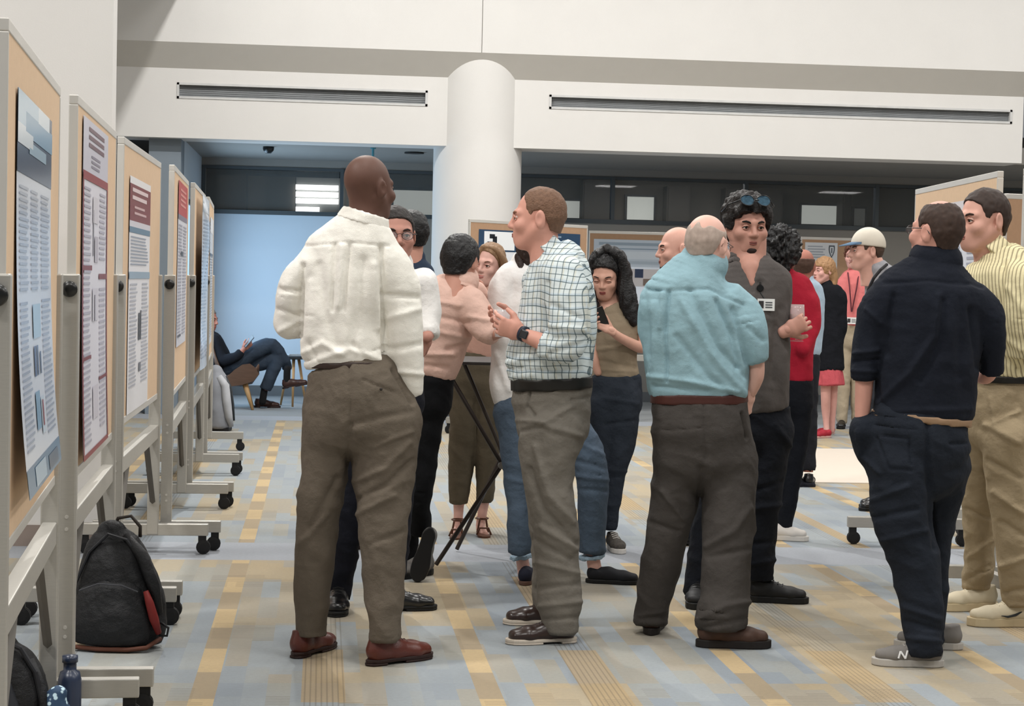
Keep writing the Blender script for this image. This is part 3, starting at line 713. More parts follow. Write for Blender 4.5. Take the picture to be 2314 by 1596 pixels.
def head_mesh(female=False, smile=0, fat=1.0, jaw=1.0, closed=0):
    key = (female, smile, fat, jaw, closed)
    if key in HEADS: return HEADS[key]
    V, Q = head_field(female, fat=fat, jaw=jaw).mesh()
    vs = [V]; fs = [Q.tolist()]; ms = [np.zeros(len(Q), int)]; base = len(V)
    def addm(mb, m):
        nonlocal base
        vs.append(np.array(mb.v)); fs.append([tuple(i+base for i in f) for f in mb.f]); ms.append(np.full(len(mb.f), m)); base += len(mb.v)
    for s in (-1, 1):
        # eyeball (white), iris, lid, brow
        e = MB(); c = np.array([s*.0325, -.0765, -.0015]); e.lathe([(.012*math.sin(a), .012*math.cos(a)) for a in np.linspace(.1, 3.04, 8)], c, 12); addm(e, 0 if closed else 2)
        if not closed:
            e = MB(); ax = np.stack([[1, 0, 0], [0, 0, 1], [0, -1, 0]], 1).astype(float); e.lathe([(.0058, .0), (.0058, .0015), (.003, .0022)], c+np.array([0, -.0112, -.0004]), 12, 0, ax); addm(e, 3)
        up = [(.017, -.0815, .000), (.024, -.0865, .0055), (.0325, -.0885, .0068), (.041, -.085, .0045), (.0475, -.077, -.002)]
        e = MB(); e.tube([(s*x, y-.001, z-(.004 if closed else 0)) for x, y, z in up], [.002, .0036, .004, .0036, .002], 8); addm(e, 0)
        e = MB(); e.tube([(s*x, y-.0025, z-.0028-(.0045 if closed else 0)) for x, y, z in up[1:]], [.001, .0013, .0013, .0008], 6); addm(e, 4)
        lo = [(.018, -.081, -.004), (.026, -.085, -.0085), (.034, -.0858, -.0095), (.042, -.0825, -.008), (.047, -.076, -.004)]
        e = MB(); e.tube([(s*x, y, z) for x, y, z in lo], [.002, .003, .003, .003, .002], 8); addm(e, 0)
        br = [(.014, -.0915, .016), (.024, -.0925, .0205), (.035, -.088, .0235), (.046, -.079, .021), (.052, -.072, .016)]
        t = .6 if female else 1.0
        e = MB(); e.tube([(s*x, y, z) for x, y, z in br], [.0028*t, .0045*t, .0045*t, .0035*t, .0015], 8); addm(e, 4)
    sm = .006*smile
    e = MB(); e.tube([(-.024-sm, -.087, -.0635+sm), (-.012, -.0955, -.0618), (0, -.0985, -.0628), (.012, -.0955, -.0618), (.024+sm, -.087, -.0635+sm)], [.002, .0042, .0046, .0042, .002], 8); addm(e, 1)
    e = MB(); e.tube([(-.023-sm, -.0865, -.0655+sm), (-.012, -.0945, -.0695), (0, -.0975, -.0705), (.012, -.0945, -.0695), (.023+sm, -.0865, -.0655+sm)], [.002, .0048, .0054, .0048, .002], 8); addm(e, 1)
    e = MB(); e.tube([(-.024-sm, -.0885, -.0645+sm), (-.012, -.0985, -.0655), (0, -.1015, -.0662), (.012, -.0985, -.0655), (.024+sm, -.0885, -.0645+sm)], .0011, 5); addm(e, 5 if not smile else 2)
    r = (np.concatenate(vs), [f for a in fs for f in a], np.concatenate(ms)); HEADS[key] = r; return r
def hairline(y, pts):
    return np.interp(y, [p[0] for p in pts], [p[1] for p in pts])
HL_SHORT = [(-.1, .075), (-.065, .068), (-.045, .05), (-.036, .0), (-.024, -.006), (-.012, .026), (.02, .03), (.036, -.0), (.05, -.045), (.1, -.07)]
HL_BALD = [(-.1, .2), (-.04, .2), (-.03, .03), (-.012, .024), (.02, .03), (.036, 0), (.05, -.04), (.1, -.06)]
def hair_mesh(style='short', t=.010, hl=HL_SHORT, vox=.0048, rough=.003, crown=None, extra=(), back=0, nf=70, topz=0):
    """hair shell around the cranium in head space. crown: fn(X,Y,Z)>0 removes"""
    f = Field((-.15, -.15, -.30), (.15, .16, .21), vox)
    f.ell((0, .014+back*.5, .032+topz*.5), (.075+t, .092+t+back*.5, .0875+t+topz*.5), .0)
    if style != 'cap': f.seg((0, .05, .0), (0, .055, -.055), (.057+t, .04+t), (.043+t, .028+t), .03, vref=np.array([0, 1., 0]))
    for e in extra: f.ell(e[0], e[1], .02)
    ys = [p[0] for p in hl]; zs = [p[1] for p in hl]
    f.cut(lambda X, Y, Z: (np.interp(Y, ys, zs)-Z)*.6+0*X)
    if crown is not None: f.cut(crown)
    V, Q = f.mesh(); N = f.normals(V)
    d = rough*(2*vnoise(V*nf, 5)-1)+rough*.7*(2*vnoise(V*np.array([nf*2, nf*2, nf*.6]), 9)-1)
    return V+N*d[:, None], Q
HANDS = {}
def hand_mesh(curl=(.5, .5, .5, .5), thumb=(.5, .3), mirror=False, spread=.0):
    key = (curl, thumb, mirror, spread)
    if key in HANDS: return HANDS[key]
    f = Field((-.03, -.085, -.11), (.20, .095, .05), .0034); z = np.array([0, 0, 1.])
    f.seg((-.02, 0, 0), (.03, 0, 0), (.027, .019), (.034, .016), .01, vref=z); f.seg((.03, .0, 0), (.085, 0, .002), (.034, .016), (.040, .0125), .01, vref=z)
    f.ell((.035, .024, -.010), (.03, .015, .013), .012)
    for i, (y, L) in enumerate(((.031, .074), (.0105, .083), (-.0105, .077), (-.030, .061))):
        p = np.array([.086-abs(i-1)*.004, y, .002]); a = 0.0; sp_ = (1.2-i)*.07*(1+spread)
        for j, fr in enumerate((.46, .30, .24)):
            a += curl[i]*(1.0, 1.25, .8)[j]; q = p+L*fr*np.array([math.cos(a)*math.cos(sp_), math.sin(sp_)*math.cos(a), -math.sin(a)])
            f.seg(p, q, (.0092-.001*j,)*2, (.0086-.001*j,)*2, .003, vref=np.array([0, 1., 0])); p = q
    p = np.array([.022, .028, -.008]); a0 = thumb[0]; b0 = thumb[1]
    d1 = np.array([math.cos(a0)*.9, math.sin(a0)*1.0, -b0]); d1 /= np.linalg.norm(d1)
    q = p+.048*d1; f.seg(p, q, (.0145, .0145), (.0115, .0115), .006)
    d2 = d1+np.array([.35, -.35, -.25*b0*2]); d2 /= np.linalg.norm(d2); q2 = q+.033*d2; f.seg(q, q2, (.011, .011), (.0085, .0085), .003)
    V, Q = f.mesh()
    if mirror: V = V*np.array([1, -1, 1]); Q = Q[:, ::-1]
    HANDS[key] = (V, Q); return V, Q
def hand_frame(fingers, palm):
    """directions given in (right, away, up) of the picture frame"""
    C = np.stack([RT0, FH, UPZ], 1); x = C@np.array(fingers, float); x /= np.linalg.norm(x); z = -(C@np.array(palm, float)); z -= x*np.dot(x, z); z /= np.linalg.norm(z)
    return np.stack([x, np.cross(z, x), z], 1)
SKIN_BASE = {}
def skin_mat(name, col):
    return mat('skin_'+name, col, .55, noise=.03, nscale=30, bump=.05, bscale=300, spec=.35)
def cloth(name, col, rough=.9, noise=.04, nscale=12, bump=.25, bscale=350, b2=.35, b2s=14, **kw):
    return mat(name, col, rough, noise=noise, nscale=nscale, bump=bump, bscale=bscale, bump2=b2, b2scale=b2s, spec=.2, sheen=.0, **kw)
# ------------------------------------------------------------------ shoes
def shoe_parts(L=.29, wid=1.0, kind='dress', vox=.0052):
    s = L/.29
    f = Field((-.02, -.07, -.01), (.32, .07, .16), vox); z = np.array([0, 0, 1.]); zs = {'dress': .022, 'sneaker': .03, 'slip': .022, 'runner': .036}[kind]
    w = wid
    f.seg((.045, 0, zs+.022), (.12, 0, zs+.024), (.035*w, .038), (.037*w, .040), .015, vref=z)
    f.seg((.12, 0, zs+.02), (.20, 0, zs+.012), (.039*w, .040), (.0465*w, .033), .015, vref=z)
    f.seg((.20, 0, zs+.012), (.252, 0, zs+.010), (.0465*w, .033), (.037*w, .024), .015, vref=z)
    f.seg((.055, 0, zs+.03), (.062, 0, zs+.068 if kind != 'slip' else zs+.045), (.036*w, .045), (.034*w, .045), .015, e1=.006, vref=np.array([1., 0, 0]))
    if kind in ('sneaker', 'runner', 'dress'):
        f.seg((.105, 0, zs+.055), (.165, 0, zs+.034), (.022, .016), (.024, .014), .012, vref=z)
    f.cut(lambda X, Y, Z: (zs-.004)-Z+0*X+0*Y)
    V, Q = f.mesh()
    # sole outline
    def hw(x):
        return np.interp(x, [0, .012, .045, .11, .19, .235, .265, .283, .29], [0, .022, .034, .034, .047, .046, .037, .02, 0])*w
    xs = np.concatenate([[0], np.linspace(.006, .284, 15), [.29]])
    poly = [(x, hw(x)+.0) for x in xs]+[(x, -hw(x)-.0) for x in xs[::-1][1:-1]]
    sb = MB()
    if kind == 'dress':
        sb.prism(poly, .008, zs); hp = [(x, hw(x)+.002) for x in (0.001, .012, .03, .07)]+[(x, -hw(x)-.002) for x in (.07, .03, .012, .001)]; sb.prism(hp, 0, .009)
        sb.prism([(x, y) for x, y in poly if x > .13], .0, .009)
    else:
        sb.prism(poly, 0, zs)
    lc = MB()
    for i in range(4):
        x = .098+i*.021; zt = zs+.081-i*.0085-(0 if kind != 'dress' else .002); lc.tube([(x, -.022, zt-.006), (x+.004, 0, zt+.001), (x, .022, zt-.006)], .0028, 6)
    return (V*s, Q), (np.array(sb.v)*s, sb.f), (np.array(lc.v)*s, lc.f)
def add_shoe(root, heel, toe, mats, kind='dress', L=None, frame=None, laces=True, wid=1.0, name='shoe', label=None):
    """heel/toe ground pixels"""
    if frame is None:
        h = ground(*heel); t = ground(*toe); d = t-h; d[2] = 0; ln = np.linalg.norm(d); d /= ln+1e-9
        if L is None: L = min(max(ln, .25), .31)
        R = np.stack([d, np.cross(UPZ, d), UPZ], 1); o = h if ln < .4 else h
        mid = (h+t)/2; o = mid-d*L/2; o[2] = .001
    else: R, o = frame
    up_, so, la = shoe_parts(L or .28, wid, kind)
    sh = mkobj(name, up_[0]@R.T+o, up_[1], mats[0], root, smooth=True)
    if label: sh['label'] = label
    bevel(mkobj('sole', so[0]@R.T+o, so[1], mats[1], sh), .004, 2)
    if laces and len(mats) > 2: mkobj('laces', la[0]@R.T+o, la[1], mats[2], sh)
    return sh, R, o, L
# ------------------------------------------------------------------ person
def person(label, D, foot, skin, head=None, garments=(), limbs=(), hands=(), hair=None, shoes=(), vox=.0068, core=True, bvox=None):
    """foot: pixel (px,py) of ground point between the feet (root). garments: dict(name, mat, chains=[(nodes,flat0,flat1)], ...)"""
    g0 = ground(*foot); root = empty('person', g0, label, 'person')
    body = []
    P = dict(root=root, D=D)
    ank = []
    for sh in shoes:
        if sh[1].get('frame') is not None or sh[0][0] == (0, 0): ank.append(None); continue
        h = ground(*sh[0][0]); t = ground(*sh[0][1]); dv = (t-h)/np.linalg.norm(t-h); ank.append(depth((h+t)/2-dv*.085)-D)
    for g in garments:
        if g['name'] in ('trousers', 'jeans'):
            li = 0
            for ci, c in enumerate(g['chains']):
                if ci == 0 or len(c) < 3 or not c[2]: continue
                if li < len(ank) and ank[li] is not None:
                    nd = [tuple(q) for q in c[0]]; e_ = nd[-1]; up_ = 11*7.5/D; nd[-1] = (e_[0], e_[1]-up_)+e_[2:]; nd.insert(len(nd)-1, (e_[0]*.9+nd[-2][0]*.1, e_[1]-up_-26*7.5/D, e_[2])+tuple(e_[3:])); n_ = len(nd)-2; dl = ank[li]-nd[-1][2]
                    g['chains'][ci] = ([(q[0], q[1], q[2]+dl*min(1, i/n_))+tuple(q[3:]) for i, q in enumerate(nd)],)+tuple(c[1:])
                li += 1
        ch = [(px_chain(D, c[0]), c[1] if len(c) > 1 else 0, c[2] if len(c) > 2 else 0) for c in g['chains']]
        V, Q = solid(ch, g.get('vox', vox), g.get('k', .03), g.get('noise', ()), g.get('folds', ()))
        o = mkobj(g['name'], V, Q, g['mat'], root, smooth=True)
        if g.get('label'): o['label'] = g['label']
        P[g['name']] = o
        if g.get('core', True) and core:
            for c, a, b in ch:
                cc = c.copy(); cc[:, 3:] *= .8; body.append((cc, 1, 1))
    for c in limbs: body.append((px_chain(D, c), 0, 0))
    V, Q = solid(body, bvox or vox*1.5, .02)
    vs = [V]; fs = [tuple(q) for q in Q.tolist()]; ms = [0]*len(Q); base = len(V)
    sc = 1.0; Rh = None; hc = None
    def addp(Vx, Fx, mx):
        nonlocal base
        vs.append(Vx); fs.extend(tuple(i+base for i in f) for f in Fx); ms.extend(list(mx)); base += len(Vx)
    if head:
        cx, cy, hp = head['c']; hc = at(cx, cy, D+head.get('d', 0)); sc = hp*(D+head.get('d', 0))/F/.235
        Rh = rot3(*head.get('rot', (0, 0, 0)))
        hv, hf, hm = head_mesh(head.get('female', False), head.get('smile', 0), head.get('fat', 1.0), head.get('jaw', 1.0), head.get('closed', 0))
        addp((hv*sc)@Rh.T+hc, hf, hm)
    for hd in hands:
        hv, hf = hand_mesh(hd.get('curl', (.45, .5, .55, .6)), hd.get('thumb', (.5, .3)), hd.get('mirror', False), hd.get('spread', 0))
        Rm = hand_frame(hd['fingers'], hd['palm']); p = at(*hd['at'][:2], D+hd['at'][2])
        addp((hv*hd.get('s', 1.0))@Rm.T+p, hf.tolist(), [0]*len(hf))
    browc = head.get('brow', '#2a1d16') if head else '#2a1d16'
    lipc = head.get('lip', '#a05a50') if head else '#a05a50'
    mats = [skin, mat('lip_'+lipc, lipc, .45, noise=.02), mat('eye_white', '#cfc8c0', .3, noise=0), mat('iris_dark', '#22150f', .2, noise=0), mat('brow_'+browc, browc, .8), mat('mouth_line', '#4a2420', .7, noise=0)]
    bo = mkobj('body', np.concatenate(vs), fs, mats, root, ms, smooth=True)
    P.update(Rh=Rh, hc=hc, sc=sc, body=bo)
    if hair and Rh is not None:
        for hs in (hair if isinstance(hair, list) else [hair]):
            hv, hf = hair_mesh(**hs['kw'])
            o = mkobj(hs.get('name', 'hair'), (hv*sc)@Rh.T+hc, hf, hs['mat'], root, smooth=True)
            if hs.get('label'): o['label'] = hs['label']
    for s in shoes: add_shoe(root, *s[0], **s[1])
    return P
def loose_hair(P, chains, m, vox=.007, noise=((40, 40, 12, .004, 1),), name='hair_lengths', k=.02):
    ch = [(px_chain(P['D'], c), 0, 0) for c in chains]; V, Q = solid(ch, vox, k, noise); return mkobj(name, V, Q, m, P['root'], smooth=True)
def on_head(P, pts): return (np.asarray(pts, float)*P['sc'])@P['Rh'].T+P['hc']
def spectacles(P, col='#3a3a3c', lens=True, name='glasses', z=0, dark=False):
    mb = MB()
    for s in (-1, 1):
        ring = [(s*.033+.023*math.cos(a), -.105+.006*abs(math.cos(a)), -.003+z+.017*math.sin(a)) for a in np.linspace(0, 2*math.pi, 17)]
        mb.tube(on_head(P, ring), .0014, 6)
        mb.tube(on_head(P, [(s*.056, -.100, .003+z), (s*.074, -.085, .004+z), (s*.0825, -.01, .010+z), (s*.082, .022, .008+z), (s*.081, .036, -.008+z)]), .0018, 6)
    mb.tube(on_head(P, [(-.011, -.106, .002+z), (0, -.111, .005+z), (.011, -.106, .002+z)]), .0014, 6)
    o = mb.build(name, mat('spectacle_frame_'+col, col, .3, metal=.4, noise=0), P['root'])
    for s in (-1, 1):
        gl = MB(); V = on_head(P, [(s*.033+.022*math.cos(a), -.106, -.003+z+.016*math.sin(a)) for a in np.linspace(0, 2*math.pi, 17)[:-1]]); gl.add(V, [tuple(range(16))])
        gl.build('lens', mat('spectacle_lens' + ('_dark' if dark else ''), '#101820' if dark else '#dfe8ec', .05, noise=0, alpha=.9 if dark else .15, spec=.6), o)
    return o
# ================================================================== PEOPLE
FN = ((9, 9, 3.4, .006, 1, .25), (6, 6, 9, .004, 1, -.5), (20, 20, 13, .0022, 1, .3))
TN = ((9, 9, 5, .005, 1, .7), (7, 7, 11, .005, 1, -.6), (22, 22, 16, .002, 1, .4))
m_brownsh = mat('brown_leather', '#5c2a20', .38, noise=.06, nscale=20, bump=.1, bscale=150, spec=.5)
m_brownsole = mat('dark_brown_sole', '#2a1612', .6)
m_black_lth = mat('black_leather', '#0f0f11', .28, noise=.04, spec=.6)
m_black_sole = mat('black_sole', '#0a0a0b', .6)
m_belt_bk = mat('black_belt', '#15130f', .45, noise=.05)
def belt(P, nodes, m=m_belt_bk, name='belt', vox=.007):
    V, Q = solid([(px_chain(P['D'], nodes, 1), 1, 1)], vox, .0); return mkobj(name, V, Q, m, P['root'], smooth=True)
def buttonish(P, px, py, d, r, col, name='button', flat=.3):
    p = at(px, py, P['D']+d); mb = MB(); mb.lathe([(r*.7, -r*flat), (r, 0), (r*.7, r*flat)], p, 10, 0, np.stack([RT0, UPZ, -FH], 1)); return mb.build(name, mat('button_'+col, col, .5), P['root'], True)

# ---- A: bald man, white shirt, back view
A = person('bald man in a crisp white shirt and brown trousers seen from behind', 7.03, (790, 1490), skin_mat('deep', '#604338'),
  head=dict(c=(833, 424, 144), rot=(142, 0, 0), brow='#1a1210', lip='#5a3430', fat=1.06),
  garments=[
   dict(name='shirt', mat=cloth('white_shirt', '#f2efe6', b2=.5, b2s=9), k=.035, noise=((9, 9, 3, .003, 1, .2), (20, 20, 13, .0014, 1, .3)), chains=[
    ([(824, 500, .0, 58, 52), (816, 532, .0, 86, 60), (806, 575, 0, 116, 68), (792, 640, 0, 108, 76), (775, 720, 0, 97, 76), (779, 785, 0, 98, 76), (785, 806, 0, 96, 74), (787, 823, 0, 92, 70)], 1, 1),
    ([(882, 600, 0, 38, 46), (904, 640, 0, 42, 46), (908, 680, 0, 43, 46), (912, 770, 0, 42, 42), (925, 848, .02, 31, 34), (936, 893, .03, 19, 22)], 0, 1),
    ([(700, 605, 0, 34, 44), (672, 630, 0, 34, 42), (656, 668, 0, 30, 40), (651, 728, .03, 26, 34)],), ([(651, 730, .03, 26, 34), (672, 738, .2, 25, 28), (720, 728, .32, 22, 24)],)],
    folds=[([(690, 556), (780, 548), (880, 556)], 3, -.005), ([(756, 556), (751, 700)], 5, -.012), ([(791, 556), (782, 640), (775, 700)], 5, -.012), ([(773, 556), (766, 690)], 8, .009), ([(722, 600), (735, 700), (762, 785)], 10, -.009), ([(822, 590), (814, 700), (792, 790)], 10, -.009), ([(703, 640), (700, 760)], 9, .008), ([(846, 600), (852, 740)], 9, .009),
     ([(862, 560), (864, 660), (870, 812)], 6, -.02), ([(684, 600), (678, 760)], 6, -.018), ([(690, 797), (730, 776), (772, 800)], 7, .010), ([(716, 814), (790, 790), (856, 812)], 7, .009), ([(700, 780), (716, 815)], 5, -.008), ([(800, 780), (830, 815)], 6, -.007), ([(868, 666), (945, 672)], 6, -.013), ([(872, 720), (946, 698)], 8, .008), ([(884, 790), (950, 778)], 7, -.009), ([(900, 838), (952, 846)], 6, .009), ([(636, 655), (676, 658)], 5, -.013), ([(632, 700), (676, 715)], 6, -.009), ([(634, 748), (674, 724)], 6, .009)]),
   dict(name='collar', mat=cloth('white_shirt', '#f2efe6'), core=False, k=.0, vox=.007, chains=[([(828, 480, 0, 53, 50), (820, 506, 0, 63, 57)], 1, 1)]),
   dict(name='trousers', mat=cloth('brown_trousers', '#655c51', b2=.3, b2s=20), noise=TN, chains=[
    ([(789, 826, 0, 92, 68), (802, 880, -.01, 112, 84), (815, 945, -.01, 126, 88)], 1, 0),
    ([(742, 950, 0, 54, 74), (734, 1050, 0, 50, 62), (722, 1148, 0, 48, 56), (708, 1313, 0, 39, 46), (703, 1448, 0, 33, 40)], 0, 1),
    ([(872, 955, 0, 76, 78), (867, 1086, 0, 64, 66), (865, 1190, 0, 53, 58), (867, 1313, 0, 43, 48), (870, 1452, 0, 34, 42)], 0, 1)],
    folds=[([(792, 965), (780, 1120)], 8, -.012), ([(800, 1090), (870, 1060), (920, 1000)], 7, .009), ([(805, 1130), (870, 1100), (930, 1040)], 7, -.010), ([(815, 1160), (890, 1120)], 7, .008), ([(760, 1080), (700, 1200)], 7, -.008), ([(740, 1160), (680, 1230)], 7, .007), ([(790, 960), (850, 945), (930, 930)], 8, -.008), ([(885, 838), (930, 912)], 4, -.014), ([(790, 828), (795, 960)], 4, -.006), ([(820, 860), (885, 885)], 3, -.006), ([(840, 1230), (910, 1200)], 7, -.007), ([(845, 1010), (925, 975)], 6, .007)])],
  shoes=[(((672, 1487), (742, 1462), (m_brownsh, m_brownsole, m_brownsole)), dict(L=.30)), (((824, 1507), (978, 1484), (m_brownsh, m_brownsole, m_brownsole)), dict(L=.31))])
belt(A, [(789, 816, 0, 98, 78), (789, 833, 0, 99, 78)], mat('brown_belt', '#2f2018', .5))
buttonish(A, 861, 880, -.145, .006, '#2a241e')

# ---- B: man facing, mostly hidden behind A
m_navytr = cloth('black_navy_trousers', '#14161f', b2s=20)
B = person('man in a white shirt and black trousers facing the bald man, mostly hidden behind him', 8.06, (835, 1385), skin_mat('tan', '#b07f70'),
  head=dict(c=(893, 532, 128), rot=(14, 0, 0), brow='#2b1b16', lip='#8d4f48'),
  garments=[dict(name='shirt', mat=cloth('white_shirt_b', '#e9e7e4'), noise=FN, vox=.011, chains=[([(890, 596, 0, 42, 38), (880, 625, 0, 92, 56), (868, 720, 0, 92, 60), (862, 835, 0, 90, 58)], 0, 1), ([(955, 640, 0, 30, 34), (970, 700, -.02, 25, 30), (970, 758, -.08, 20, 22)], 0, 1)]),
   dict(name='trousers', mat=m_navytr, noise=TN, vox=.010, chains=[([(862, 835, 0, 88, 56), (862, 900, 0, 92, 60)], 1, 0), ([(822, 920, 0, 48, 52), (803, 1080, 0, 40, 45), (783, 1200, 0, 34, 40), (768, 1362, 0, 23, 28)], 0, 1), ([(900, 920, 0, 48, 52), (894, 1100, 0, 40, 44), (887, 1364, 0, 25, 30)], 0, 1)])],
  limbs=[[(970, 752, -.07, 14), (966, 762, -.12, 13)]], hands=[dict(at=(967, 757, -.09), fingers=(-.35, -.2, -.6), palm=(-.6, .6, 0), curl=(.8, .8, .85, .9))],
  hair=dict(kw=dict(t=.006, rough=.002), mat=mat('dark_brown_hair', '#1d1512', .6, bump=.5, bscale=120)),
  shoes=[(((768, 1362), (757, 1404), (m_black_lth, m_black_sole, m_black_sole)), {}), (((868, 1380), (960, 1378), (m_black_lth, m_black_sole, m_black_sole)), dict(L=.29))])
spectacles(B, '#2a2526')
# ---- C: dark haired person behind B
C_ = person('dark haired person in a navy shirt standing behind the white column side of the group', 9.95, (850, 1240), skin_mat('fair', '#c08e7c'),
  head=dict(c=(928, 530, 100), rot=(-150, 0, 0), brow='#15110f'),
  garments=[dict(name='shirt', mat=cloth('slate_navy_shirt', '#2e3a4c'), noise=FN, vox=.012, chains=[([(930, 585, 0, 30, 28), (928, 612, 0, 52, 40), (922, 660, 0, 64, 46), (915, 760, 0, 68, 48), (912, 852, 0, 64, 46)], 0, 1)]),
   dict(name='trousers', mat=cloth('grey_trousers_c', '#8d8b88'), noise=TN, vox=.012, chains=[([(912, 852, 0, 64, 46), (906, 915, 0, 68, 48)], 1, 0), ([(880, 930, 0, 36, 40), (840, 1110, 0, 30, 34), (818, 1228, 0, 22, 26)], 0, 1), ([(925, 930, 0, 36, 40), (895, 1110, 0, 30, 34), (875, 1230, 0, 22, 26)], 0, 1)])],
  hair=dict(kw=dict(t=.012, rough=.0025), mat=mat('black_hair', '#0b0a0c', .5, bump=.5, bscale=120)),
  shoes=[(((828, 1236), (786, 1243), (mat('tan_leather', '#6b452f', .5), m_brownsole)), dict(laces=False, L=.27)), (((880, 1238), (850, 1247), (mat('tan_leather', '#6b452f', .5), m_brownsole)), dict(laces=False, L=.27))])
# ---- D: leaning man in salmon shirt
m_gsn = mat('grey_suede', '#6f6c69', .8, noise=.06); m_blackrub = mat('black_rubber_sole', '#08080a', .5)
Rd = np.stack([-UPZ*.93-RT0*.22-FH*.28, np.cross(-FH*.95+UPZ*.25, -UPZ), FH*.93-UPZ*.22], 1)
xd = -UPZ*.95-RT0*.24; xd /= np.linalg.norm(xd); zd = FH*.98+UPZ*.1+RT0*.1; zd -= xd*np.dot(xd, zd); zd /= np.linalg.norm(zd); Rd = np.stack([xd, np.cross(zd, xd), zd], 1)
od = at(974, 1192, 8.80)
Dm = person('dark haired man in a salmon shirt leaning over with one heel raised', 8.86, (935, 1310), skin_mat('medium', '#bd8a78'),
  head=dict(c=(1041, 592, 113), rot=(158, 12, 0), d=-.02, brow='#0d0b0c'),
  garments=[dict(name='shirt', mat=cloth('salmon_shirt', '#dab6a8', b2=.5, b2s=12), noise=FN, chains=[
    ([(1046, 634, -.02, 34, 42), (1038, 648, -.01, 42, 54), (1022, 674, 0, 62, 68), (1004, 730, 0, 66, 74), (990, 800, 0, 56, 66), (980, 848, 0, 48, 54)], 0, 1),
    ([(1062, 688, -.1, 36, 40), (1098, 742, -.15, 30, 32), (1118, 757, -.17, 23, 25)], 0, 1), ([(1070, 670, .14, 30, 34), (1108, 708, .3, 22, 24)], 0, 1)],
    folds=[([(965, 680), (1040, 690)], 6, .009), ([(965, 712), (1060, 730)], 6, -.009), ([(965, 745), (1080, 768)], 6, .008), ([(1010, 790), (1070, 770)], 6, -.01), ([(960, 800), (1020, 800)], 6, .01), ([(955, 825), (1010, 830)], 6, -.009), ([(1060, 715), (1105, 725)], 5, .008)]),
   dict(name='collar', mat=cloth('salmon_shirt', '#dab6a8'), core=False, k=0, vox=.007, chains=[([(1049, 630, -.02, 32, 42), (1044, 644, -.02, 38, 48)], 1, 1)]),
   dict(name='trousers', mat=cloth('black_trousers', '#0c0d10'), noise=TN, vox=.009, chains=[([(980, 846, 0, 46, 54), (972, 905, 0, 46, 56)], 1, 0), ([(966, 925, 0, 36, 44), (953, 1060, -.02, 29, 36), (945, 1120, -.02, 27, 34), (946, 1195, .06, 25, 28)], 0, 1), ([(955, 925, .12, 36, 44), (930, 1100, .13, 27, 34), (918, 1290, .12, 20, 24)], 0, 1)])],
  limbs=[[(1106, 704, .3, 15), (1126, 716, .34, 14), (1092, 672, .22, 11)], [(1110, 757, -.17, 15), (1136, 750, -.22, 12)]],
  hands=[dict(at=(1094, 674, .22), fingers=(-.8, -.1, .62), palm=(.3, -.6, -.3), curl=(.35, .4, .5, .6), s=.95)],
  hair=dict(kw=dict(t=.013, rough=.0025, hl=[(-.1, .075), (-.05, .06), (-.036, 0), (-.02, -.01), (-.01, .02), (.02, .02), (.036, -.03), (.05, -.068), (.1, -.085)]), mat=mat('black_hair', '#0b0a0c', .5)),
  shoes=[(((975, 1200), (945, 1318), (m_gsn, m_blackrub)), dict(kind='sneaker', L=.27, frame=(Rd, od), laces=False)), (((960, 1300), (905, 1308), (m_gsn, m_blackrub)), dict(kind='sneaker', L=.28, laces=False))])
# ---- E: smiling woman
m_olive = cloth('olive_trousers', '#5a5142', b2s=18)
mw = mat('light_brown_hair', '#6d4f38', .55, noise=.25, nscale=60, stretch=(1, 1, .25), bump=.5, bscale=150, col2='#9a7a58')
E = person('smiling woman with light brown hair in rolled olive trousers and sandals', 10.62, (1062, 1212), skin_mat('pale', '#e0b1a3'),
  head=dict(c=(1106, 597, 94), rot=(-28, 4, 6), female=True, smile=1, brow='#6b4b38', lip='#b5645c'),
  garments=[dict(name='blouse', mat=cloth('rose_blouse', '#c49a8a'), noise=FN, vox=.011, chains=[([(1106, 658, 0, 22, 22), (1104, 682, 0, 56, 36), (1098, 750, 0, 48, 38), (1084, 804, 0, 52, 40)], 0, 1), ([(1058, 690, 0, 18, 20), (1054, 735, 0, 17, 18)], 0, 1)]),
   dict(name='trousers', mat=m_olive, noise=TN, vox=.010, chains=[([(1076, 798, 0, 54, 42), (1072, 860, 0, 57, 44)], 1, 0), ([(1048, 890, 0, 31, 38), (1047, 1000, 0, 30, 33), (1041, 1065, 0, 26, 30), (1037, 1136, 0, 18, 21)], 0, 1), ([(1106, 890, 0, 31, 38), (1103, 1000, 0, 28, 32), (1098, 1065, 0, 22, 28), (1095, 1132, 0, 16, 20)], 0, 1)]),
   dict(name='rolled_cuff', mat=m_olive, core=False, vox=.008, k=0, noise=((20, 20, 30, .004, 1),), chains=[([(1038, 1118, 0, 21, 24), (1036, 1138, 0, 20, 23)], 1, 1), ([(1096, 1112, 0, 19, 23), (1095, 1132, 0, 18, 22)], 1, 1)])],
  limbs=[[(1054, 735, 0, 13), (1056, 765, -.03, 12), (1080, 795, -.08, 9)], [(1037, 1125, 0, 14), (1036, 1160, 0, 11), (1034, 1192, 0, 11), (1030, 1205, -.06, 10), (1026, 1216, -.16, 9, 5)], [(1095, 1125, 0, 13), (1090, 1160, 0, 11), (1086, 1190, 0, 11), (1090, 1203, -.06, 11), (1099, 1213, -.16, 11, 5)]],
  hands=[dict(at=(1080, 795, -.08), fingers=(.45, -.1, -.88), palm=(-.2, .9, 0), curl=(.2, .25, .3, .4), s=.9, spread=.6)],
  hair=dict(kw=dict(t=.006, rough=.002, hl=[(-.1, .095), (-.075, .09), (-.055, .06), (-.03, .02), (-.012, -.02), (.01, -.1), (.1, -.13)]), mat=mw))
